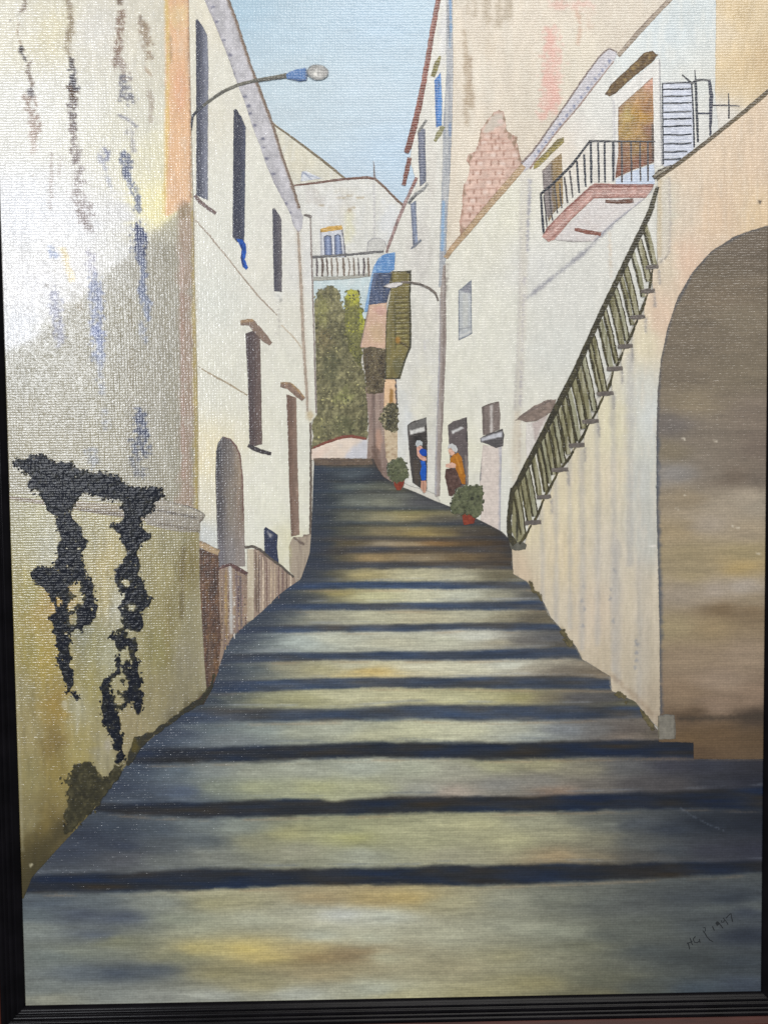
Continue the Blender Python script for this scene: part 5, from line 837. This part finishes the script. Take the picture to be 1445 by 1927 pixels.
# ---- right hand stair wall with the big arch
def f_sw(g):
    g.ctrl([(1300, 320, (216, 192, 170)), (1400, 230, (214, 188, 164)), (1430, 300, (216, 188, 164)), (1290, 400, (212, 192, 174)), (1340, 400, (216, 186, 160)), (1430, 410, (222, 192, 158)), (1250, 400, (206, 198, 184)), (1250, 500, (212, 194, 174)), (1290, 490, (220, 186, 164)), (1240, 600, (222, 190, 168)), (1215, 640, (218, 204, 178)), (1210, 740, (206, 202, 196)), (1225, 780, (206, 206, 206)), (1150, 800, (218, 206, 178)),
            (1210, 900, (200, 198, 194)), (1150, 900, (216, 200, 176)), (1080, 950, (216, 200, 172)), (1220, 1000, (196, 192, 186)), (1140, 1050, (208, 194, 178)), (1060, 1050, (216, 196, 166)), (1010, 1050, (206, 190, 168)), (980, 1070, (204, 180, 156)), (1000, 1000, (214, 198, 168)), (1050, 1150, (206, 190, 170)), (1120, 1150, (208, 188, 168)), (1200, 1120, (204, 188, 168)), (1200, 1250, (196, 180, 160)), (1140, 1250, (196, 178, 156)), (1220, 1330, (180, 162, 142))], 34, 60, 1.6, 5)
    gm = g.C.mean(1, keepdims=True); g.C[:] = (g.C + (gm - g.C) * .10) * np.array((1.0, 1.01, .985))
    for x, y0, y1, w, a in ((1018, 950, 1140, 7, .6), (1044, 900, 1180, 8, .65), (1070, 850, 1180, 7, .6), (1093, 850, 1220, 10, .7), (1122, 790, 1210, 9, .65), (1152, 740, 1260, 9, .65), (1183, 670, 1060, 11, .7), (1160, 1020, 1280, 12, .6), (1186, 560, 700, 5, .5), (1206, 880, 1300, 22, .3), (1200, 1050, 1330, 8, .4)):
        g.line([(x, y0), (x + 2, (y0 + y1) / 2), (x + 1, y1)], w * 1.1, (172, 169, 166), a * .72, w * .5, .35, 22)
    for x, y in ((1096, 1105), (1094, 1130), (1099, 1146), (1148, 1108), (1152, 1168), (1195, 1206), (1197, 1212), (1196, 1228), (1197, 1244), (1194, 1256), (1147, 1125), (1095, 1176), (1156, 1075)): g.blob(x, y, 3.4, 5, (134, 136, 144), .55, .8, 4)
    g.area([(1236, 336), (1258, 336), (1258, 480), (1236, 504)], (204, 196, 182), .7, 3).line([(1240, 340), (1240, 480)], 7, (196, 176, 140), .6, 3).line([(1258, 336), (1260, 420), (1258, 478)], 3, (168, 160, 154), .75, 1.4, .4).line([(1258, 478), (1240, 496)], 2.5, (110, 104, 100), .7)
    for x, y in ((1187, 656), (1168, 698), (1152, 745), (1124, 796), (1098, 842), (1067, 889), (1036, 940), (1212, 600), (1229, 552), (1238, 510)): g.line([(x + 1, y), (x + 2, y + 24)], 4, (140, 136, 136), .7, 2, .4)
    for x, y in ((1000, 1110), (1060, 1196), (1090, 1250)): g.line([(x - 4, y - 12), (x + 6, y + 14)], 10, (120, 108, 80), .5, 5, .6)
    g.line([(1150, 1270), (1235, 1350)], 8, (150, 130, 108), .5, 5, .6)
    g.blob(1225, 1027, 14, 3, (236, 230, 220), .9, .8).blob(1428, 381, 3, 3, (60, 54, 50), .9)
    g.mottle(.05, 5, 60).mottle(.03, 4, 4).mottle(.25, 6, 50, (222, 208, 188), .06)
sl = [(1214, 1236, 503), (1205, 1230, 548), (1186, 1212, 597), (1161, 1188, 652), (1141, 1169, 694), (1122, 1152, 741), (1095, 1124, 793), (1070, 1098, 838), (1037, 1067, 884), (1010, 1035, 935), (987, 1016, 983), (958, 988, 1027)]
SW = [(1462, 158), (1400, 205), (1330, 262), (1256, 318), (1236, 334), (1234, 440), (1236, 503)]
for i, (a, b, y) in enumerate(sl):
    SW += [(a + 8, y)]
    if i + 1 < len(sl): SW += [(sl[i + 1][1] - 2, sl[i + 1][2])]
SW += [(962, 1030), (965, 1080), (990, 1094), (1006, 1112), (1024, 1136), (1036, 1162), (1056, 1184), (1084, 1218), (1094, 1240), (1147, 1272), (1150, 1300), (1194, 1320), (1216, 1348), (1240, 1372)]
AR = [(1241, 1350), (1240, 1200), (1238, 1100), (1234, 950), (1234, 820), (1236, 740), (1242, 680), (1254, 620), (1274, 560), (1302, 512), (1336, 474), (1380, 446), (1412, 434), (1462, 420)]
sw = P_('painted_stair_wall', root, SW + AR, f_sw, 8, 4, .5, M_WALL, 'peach and cream wall of the side staircase with a big open arch')
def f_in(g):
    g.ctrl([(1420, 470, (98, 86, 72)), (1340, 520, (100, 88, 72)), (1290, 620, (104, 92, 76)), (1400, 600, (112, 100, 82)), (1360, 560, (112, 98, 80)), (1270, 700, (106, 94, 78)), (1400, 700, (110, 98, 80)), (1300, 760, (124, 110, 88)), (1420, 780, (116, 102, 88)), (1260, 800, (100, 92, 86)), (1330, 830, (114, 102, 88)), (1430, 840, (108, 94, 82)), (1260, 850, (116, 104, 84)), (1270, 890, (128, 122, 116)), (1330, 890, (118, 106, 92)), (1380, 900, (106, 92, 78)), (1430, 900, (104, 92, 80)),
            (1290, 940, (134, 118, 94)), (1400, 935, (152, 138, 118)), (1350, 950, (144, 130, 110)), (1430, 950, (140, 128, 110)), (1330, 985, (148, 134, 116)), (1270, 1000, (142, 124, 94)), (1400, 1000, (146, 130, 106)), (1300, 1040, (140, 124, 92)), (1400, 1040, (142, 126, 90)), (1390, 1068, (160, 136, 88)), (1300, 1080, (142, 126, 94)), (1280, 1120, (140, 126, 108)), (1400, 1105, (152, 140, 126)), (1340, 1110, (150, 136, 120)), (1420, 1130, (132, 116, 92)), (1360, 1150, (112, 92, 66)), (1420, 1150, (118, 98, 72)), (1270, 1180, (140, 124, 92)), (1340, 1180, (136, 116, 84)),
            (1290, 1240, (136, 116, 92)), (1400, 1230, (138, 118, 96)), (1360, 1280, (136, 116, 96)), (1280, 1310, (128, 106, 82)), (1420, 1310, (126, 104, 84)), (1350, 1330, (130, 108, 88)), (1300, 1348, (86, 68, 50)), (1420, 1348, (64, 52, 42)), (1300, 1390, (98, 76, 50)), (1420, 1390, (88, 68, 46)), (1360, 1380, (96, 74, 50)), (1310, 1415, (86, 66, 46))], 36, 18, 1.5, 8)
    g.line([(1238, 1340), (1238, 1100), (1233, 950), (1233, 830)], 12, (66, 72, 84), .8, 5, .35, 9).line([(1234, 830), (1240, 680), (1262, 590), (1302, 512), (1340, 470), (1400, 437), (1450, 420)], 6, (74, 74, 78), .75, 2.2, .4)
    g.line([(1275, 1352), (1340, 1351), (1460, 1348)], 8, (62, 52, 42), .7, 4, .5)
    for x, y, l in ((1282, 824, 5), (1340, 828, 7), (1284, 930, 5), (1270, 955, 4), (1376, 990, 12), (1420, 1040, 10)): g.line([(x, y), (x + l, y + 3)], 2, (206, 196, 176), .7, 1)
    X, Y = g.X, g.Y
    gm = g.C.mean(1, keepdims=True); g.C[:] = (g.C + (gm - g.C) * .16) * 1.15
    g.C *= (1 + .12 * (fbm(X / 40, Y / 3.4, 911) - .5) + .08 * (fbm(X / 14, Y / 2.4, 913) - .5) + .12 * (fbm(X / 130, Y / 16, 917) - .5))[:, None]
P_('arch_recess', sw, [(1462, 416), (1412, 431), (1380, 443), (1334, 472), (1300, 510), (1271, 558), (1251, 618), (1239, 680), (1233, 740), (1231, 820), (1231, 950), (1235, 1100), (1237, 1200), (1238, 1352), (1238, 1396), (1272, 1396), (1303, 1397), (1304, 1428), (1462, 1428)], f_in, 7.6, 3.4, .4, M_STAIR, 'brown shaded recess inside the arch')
P_('stone_block', sw, [(1237, 1347), (1252, 1343), (1268, 1345), (1270, 1366), (1270, 1390), (1238, 1391), (1236, 1368)], lambda g: g.fill((126, 121, 110)).line([(1268, 1345), (1269, 1390)], 3, (88, 82, 74), .8).line([(1237, 1347), (1237, 1390)], 3, (98, 92, 70), .7).line([(1238, 1345), (1268, 1344)], 3, (92, 92, 92), .7).mottle(.10, 5, 10), 8.6, 2.4, .6, None, 'grey stone block at the foot of the arch')
Rb('coping', sw, [(1234, 338), (1250, 325), (1280, 305), (1330, 266), (1390, 218), (1462, 158)], [7, 9, 8, 8, 8, 9], lambda g: g.fill((92, 80, 60)).line([(1234, 332), (1330, 260), (1462, 152)], 3, (52, 48, 42), .9, 1.2, .4).line([(1262, 324), (1340, 266), (1462, 166)], 3.5, (168, 148, 112), .7, 1.8, .5).mottle(.2, 6, 4), 9, .7, label='dark coping sloping down to the railing')
Rb('cap', sw, [(1228, 336), (1240, 324), (1263, 313)], [9, 9, 6], lambda g: g.fill((62, 54, 44)).line([(1230, 332), (1256, 316)], 3, (182, 174, 156), .8, 1.2, .5), 9.4, .7)
for a, b, y in sl[:-1]:
    Rb('tread_end', sw, [(a - 1, y + 1), ((a + b) / 2, y), (b + 1, y - 1)], [7, 9.5, 7.5], lambda g: g.fill((104, 96, 90)).mottle(.4, 5, 3, (72, 68, 66)).mottle(.3, 6, 3, (138, 130, 122)), 10.8, .8)
P_('tread_end', sw, [(957, 1020), (972, 1014), (990, 1024), (988, 1034), (970, 1036), (960, 1032)], (96, 94, 84), 9, 2, .8)
for (pl, lab) in (([(990, 1092), (996, 1090), (1004, 1098), (1008, 1110), (1022, 1118), (1026, 1136), (1016, 1132), (1006, 1120), (994, 1108)], 0), ([(1050, 1186), (1060, 1182), (1070, 1190), (1078, 1204), (1082, 1220), (1066, 1218), (1056, 1206)], 0), ([(1146, 1298), (1164, 1298), (1178, 1308), (1188, 1322), (1176, 1326), (1164, 1314), (1150, 1306)], 0), ([(1200, 1328), (1212, 1338), (1222, 1350), (1234, 1362), (1236, 1380), (1222, 1372), (1212, 1358), (1202, 1344)], 0)):
    P_('moss', sw, pl, lambda g, pl=pl: g.fill((96, 88, 62)).mottle(.7, 5, 5, (66, 62, 48)).mottle(.5, 5, 5, (128, 116, 86)).feather(pl, 6, 1.1, 7), 8.6, 2, 1.4, M_LEAF)

# ---- the iron railing of the side staircase
HR = [(1236, 352), (1222, 398), (1204, 438), (1180, 486), (1156, 536), (1130, 590), (1104, 648), (1078, 706), (1046, 768), (1016, 826), (986, 884), (972, 912), (962, 926)]
def f_rail(g): g.fill((62, 58, 44)).mottle(.6, 4, 6, (38, 36, 30)).mottle(.6, 4, 7, (96, 90, 64))
rl = Rb('painted_stair_railing', root, HR, [7, 10.5, 11, 11, 10.5, 10.5, 11, 12, 12, 11, 11, 11, 9], f_rail, 10.5, .8, label='dark iron railing climbing the side staircase')
hy = [p[1] for p in HR]; hx = [p[0] for p in HR]
def f_panel(g):
    g.fill((138, 133, 102)).mottle(.6, 4, 60, (186, 182, 160)).mottle(.6, 4, 50, (84, 80, 52))
def f_panel2(g):
    g.fill((150, 148, 122)).mottle(.5, 4, 60, (184, 182, 164)).mottle(.5, 4, 50, (92, 88, 60))
def f_dark(g): g.fill((66, 61, 42)).mottle(.6, 3, 16, (104, 96, 62)).mottle(.5, 3, 14, (38, 37, 30))
prof = []
for (x0_, x1_, y_) in sl[::-1]: prof += [(x0_ + .34 * (x1_ - x0_), y_ - 3), (x0_ + .58 * (x1_ - x0_), y_ - 3)]
pfx = [p[0] for p in prof]; pfy = [p[1] for p in prof]
xs_ = 984.
i = 0
while xs_ < 1240:
    i += 1
    t = (xs_ - 984) / 252.; yb = float(np.interp(xs_, pfx, pfy)); lean = .17 + .08 * t
    yt = yb
    while yt > 372:
        yt -= 2; xt = xs_ - (yb - yt) * lean
        if xt <= float(np.interp(yt, hy, hx)) + 3: break
    xt = xs_ - (yb - yt) * lean; w = random.uniform(8, 12.5)
    mid = ((xt + xs_) / 2 + random.uniform(0, 2), (yt + yb) / 2)
    P_('baluster', rl, band([(xt, yt), mid, (xs_, yb)], [w * .85, w, w * .8]), f_panel if i % 3 else f_panel2, 9.8, 2.0, .7)
    Rb('baluster_edge', rl, [(xt - w * .45, yt), (mid[0] - w * .5, mid[1]), (xs_ - w * .42, yb)], [3.4, random.uniform(3, 5.5), 3.2], f_dark, 10.2, .9)
    if i % 2: Rb('baluster_edge', rl, [(xt + w * .4, yt), (mid[0] + w * .45, mid[1]), (xs_ + w * .4, yb)], [2, random.uniform(2, 3), 2.4], f_dark, 10.2, .9)
    xs_ += w * .8 + random.choice([0., .6, 1.6, 3.2])
for (l0, l1, ly), (u0, u1, uy) in zip(sl[1:], sl[:-1]):
    Rb('string_edge', rl, [(u0 + 12, uy + 4), ((u0 + l1) / 2 + 1, (uy + ly) / 2 + 2), (l0 + .62 * (l1 - l0), ly - 4)], [3, 5.5, 4], f_dark, 10.4, 1.)
Rb('newel', rl, [(964, 918), (960, 946), (957, 980), (958, 1008), (968, 1024)], [9, 9, 9, 10, 12], f_rail, 10.4, .9)
P_('baluster', rl, [(964, 930), (980, 905), (984, 960), (990, 1012), (972, 1022), (962, 1000)], lambda g: (f_panel(g), g.line([(974, 916), (972, 1016)], 4, (46, 44, 36), .9, 1.5, .5), g.line([(984, 905), (988, 1010)], 4, (52, 50, 38), .9, 1.5, .5)), 9.7, 2, .7)

# ---- two women at the doors, pots
p1 = P_('painted_person', root, [(783, 842), (787, 838), (793, 839), (796, 845), (794, 852), (796, 858), (802, 861), (803, 866), (796, 868), (789, 863), (785, 858), (784, 850)], lambda g: g.fill((196, 152, 134)).mottle(.2, 3, 3).line([(784, 856), (790, 864), (802, 866)], 4, (206, 160, 142), .8), 7.4, 1.6, .4, M_THICK, 'white haired woman in a blue dress standing in the left doorway')
P_('hair', p1, [(781, 835), (784, 829), (790, 828), (795, 832), (795, 839), (790, 838), (784, 842)], lambda g: g.fill((182, 186, 186)).mottle(.4, 3, 3, (140, 142, 140)), 7.8, 1.5, .5, M_THICK)
P_('dress', p1, [(788, 848), (793, 844), (801, 846), (803, 852), (802, 858), (794, 858), (789, 853)], lambda g: g.fill((34, 76, 164)).mottle(.3, 4, 4, (24, 50, 120)), 7.9, 1.5, .4, M_THICK)
P_('skirt', p1, [(790, 866), (800, 868), (802, 880), (801, 904), (793, 904), (790, 890), (793, 878)], lambda g: g.fill((38, 86, 172)).mottle(.4, 4, 6, (70, 120, 190)), 7.8, 1.5, .4, M_THICK)
P_('leg', p1, [(792, 905), (801, 904), (803, 912), (801, 926), (797, 928), (791, 918)], lambda g: g.fill((190, 146, 124)).line([(796, 906), (797, 924)], 2, (120, 90, 78), .6), 7.5, 1.5, .4, M_THICK)
p2 = P_('painted_person', root, [(843, 846), (848, 842), (854, 848), (856, 854), (850, 858), (846, 856), (852, 868), (858, 873), (858, 880), (846, 881), (838, 879), (839, 873), (848, 872), (848, 860), (844, 852)], lambda g: g.fill((206, 166, 146)).mottle(.15, 3, 3), 7.6, 1.6, .4, M_THICK, 'stooped white haired woman in an ochre cardigan outside the right doorway')
P_('hair', p2, [(841, 844), (844, 837), (850, 834), (857, 838), (861, 845), (859, 852), (854, 850), (848, 843)], lambda g: g.fill((192, 192, 190)).mottle(.4, 3, 3, (158, 156, 152)), 8, 1.5, .5, M_THICK)
P_('cardigan', p2, [(847, 863), (853, 855), (862, 852), (868, 860), (871, 876), (875, 894), (875, 912), (868, 910), (862, 894), (857, 882), (857, 873), (850, 870), (846, 872)], lambda g: g.fill((172, 112, 44)).mottle(.35, 4, 5, (126, 78, 34)).line([(858, 860), (868, 890)], 3, (196, 136, 58), .7, 1.5), 8, 1.5, .5, M_THICK, 'ochre cardigan')
P_('skirt', p2, [(838, 882), (848, 881), (858, 884), (864, 896), (869, 910), (858, 926), (850, 934), (844, 932), (841, 916), (837, 898)], lambda g: g.fill((88, 68, 62)).mottle(.5, 3, 3, (54, 42, 40)).mottle(.4, 3, 3, (130, 106, 98)), 7.9, 1.5, .6, M_THICK)
def f_pl(g): return g.fill((88, 92, 68)).mottle(.6, 5, 5, (60, 62, 48)).mottle(.5, 5, 5, (124, 126, 96)).thick(.5, 4)
def f_pot(g): g.fill((128, 62, 48)).mottle(.3, 5, 5, (162, 86, 64)).mottle(.3, 4, 4, (88, 42, 38))
q1 = P_('painted_potted_plant', root, [(728, 884), (732, 870), (742, 864), (754, 860), (762, 870), (767, 884), (766, 896), (758, 906), (744, 908), (732, 900)], f_pl, 8.4, 1.9, 1.5, M_LEAF, 'smaller potted plant on the steps by the left doorway')
P_('pot', q1, [(740, 904), (750, 902), (761, 904), (759, 914), (754, 922), (746, 922), (742, 914)], f_pot, 8.8, 1.8, .6, M_THICK)
dabs('leaf_dabs', q1, [(728, 884), (732, 870), (742, 864), (754, 860), (762, 870), (767, 884), (766, 896), (758, 906), (744, 908), (732, 900)], [(58, 60, 46), (78, 82, 60), (96, 100, 74), (120, 122, 92)], 150, 2.8, 8.6, 2, .8, .5, seed=26)
q2 = P_('painted_potted_plant', root, [(846, 952), (850, 940), (854, 928), (862, 918), (874, 912), (884, 916), (896, 910), (906, 916), (910, 930), (906, 944), (908, 956), (904, 968), (894, 976), (884, 968), (868, 966), (856, 968), (848, 964)], lambda g: f_pl(g).blob(888, 938, 4, 4, (36, 38, 34), .9).blob(899, 934, 3, 4, (40, 42, 36), .8).blob(872, 955, 5, 4, (60, 62, 46), .8), 8.4, 1.9, 1.8, M_LEAF, 'larger potted plant at the edge of the steps below the woman in ochre')
dabs('leaf_dabs', q2, [(846, 952), (854, 928), (862, 918), (884, 914), (906, 916), (908, 944), (904, 968), (884, 968), (856, 968)], [(54, 56, 44), (72, 76, 58), (88, 92, 70), (106, 110, 84)], 300, 3.2, 8.6, 2, .8, .5, seed=27)
P_('pot', q2, [(868, 962), (880, 960), (895, 964), (894, 976), (892, 984), (880, 987), (872, 988), (870, 976)], f_pot, 8.8, 1.8, .6, M_THICK, 'red clay pot')

# ---- signature, incised dark letters
sg = None
for st in ([(1297, 1764), (1300, 1774), (1302, 1777)], [(1293, 1773), (1295, 1780), (1296, 1785)], [(1291, 1774), (1296, 1773), (1301, 1770)],
           [(1307, 1761), (1303, 1766), (1305, 1772), (1310, 1773), (1314, 1770)], [(1314, 1766), (1316, 1773)],
           [(1322, 1745), (1325, 1744), (1326, 1750), (1323, 1754), (1321, 1750)], [(1324, 1754), (1329, 1762), (1334, 1768), (1340, 1771)],
           [(1339, 1742), (1341, 1747), (1343, 1750)],
           [(1348, 1733), (1345, 1736), (1348, 1741), (1352, 1737), (1349, 1733)], [(1352, 1737), (1356, 1742), (1359, 1746)],
           [(1356, 1731), (1356, 1735), (1360, 1734), (1362, 1730), (1359, 1726)], [(1362, 1730), (1366, 1735), (1368, 1739)],
           [(1364, 1727), (1370, 1721), (1374, 1718)], [(1374, 1718), (1375, 1726), (1377, 1734)]):
    o = Rb('painted_signature' if sg is None else 'letter_stroke', root if sg is None else sg, st, 1.7, (34, 37, 39), 8.2, .25, 1.5, None, 'dark signature and date in the lower right corner' if sg is None else None)
    sg = sg or o

# ------------------------------------------------------------------ the wall it hangs on
M_PL = nodemat('room_plaster', (.5, .48, .44), .8, .2, (30, 30, 30), .06, .0005)
me = bpy.data.meshes.new('wall'); me.from_pydata([(-1.2, .016, -.9), (1.2, .016, -.9), (1.2, .016, 1.5), (-1.2, .016, 1.5)], [], [(0, 1, 2, 3)]); me.materials.append(M_PL)
wl = bpy.data.objects.new('wall', me); COL.objects.link(wl); wl['kind'] = 'structure'

# ------------------------------------------------------------------ light: a window up on the left, soft room light
def lamp(name, loc, aim, w, h, power, col):
    l = bpy.data.lights.new(name, 'AREA'); l.shape = 'RECTANGLE'; l.size = w; l.size_y = h; l.energy = power; l.color = col
    o = bpy.data.objects.new(name, l); COL.objects.link(o); o.location = loc
    o.rotation_euler = (Vector(aim) - Vector(loc)).to_track_quat('-Z', 'Y').to_euler(); return o
lamp('window_light', (-.68, -1.35, .63), (-.2, 0, .4), .30, .60, 13.5, (.93, .96, 1.))
lamp('room_light', (.5, -1.9, 2.0), (0, 0, .30), 1.6, 1.2, 40., (1., .97, .92))
W = bpy.data.worlds.new('World'); S.world = W; W.use_nodes = True
W.node_tree.nodes['Background'].inputs[0].default_value = (.9, .95, 1., 1); W.node_tree.nodes['Background'].inputs[1].default_value = .22
S.cycles.use_denoising = False
S.cycles.max_bounces = 4
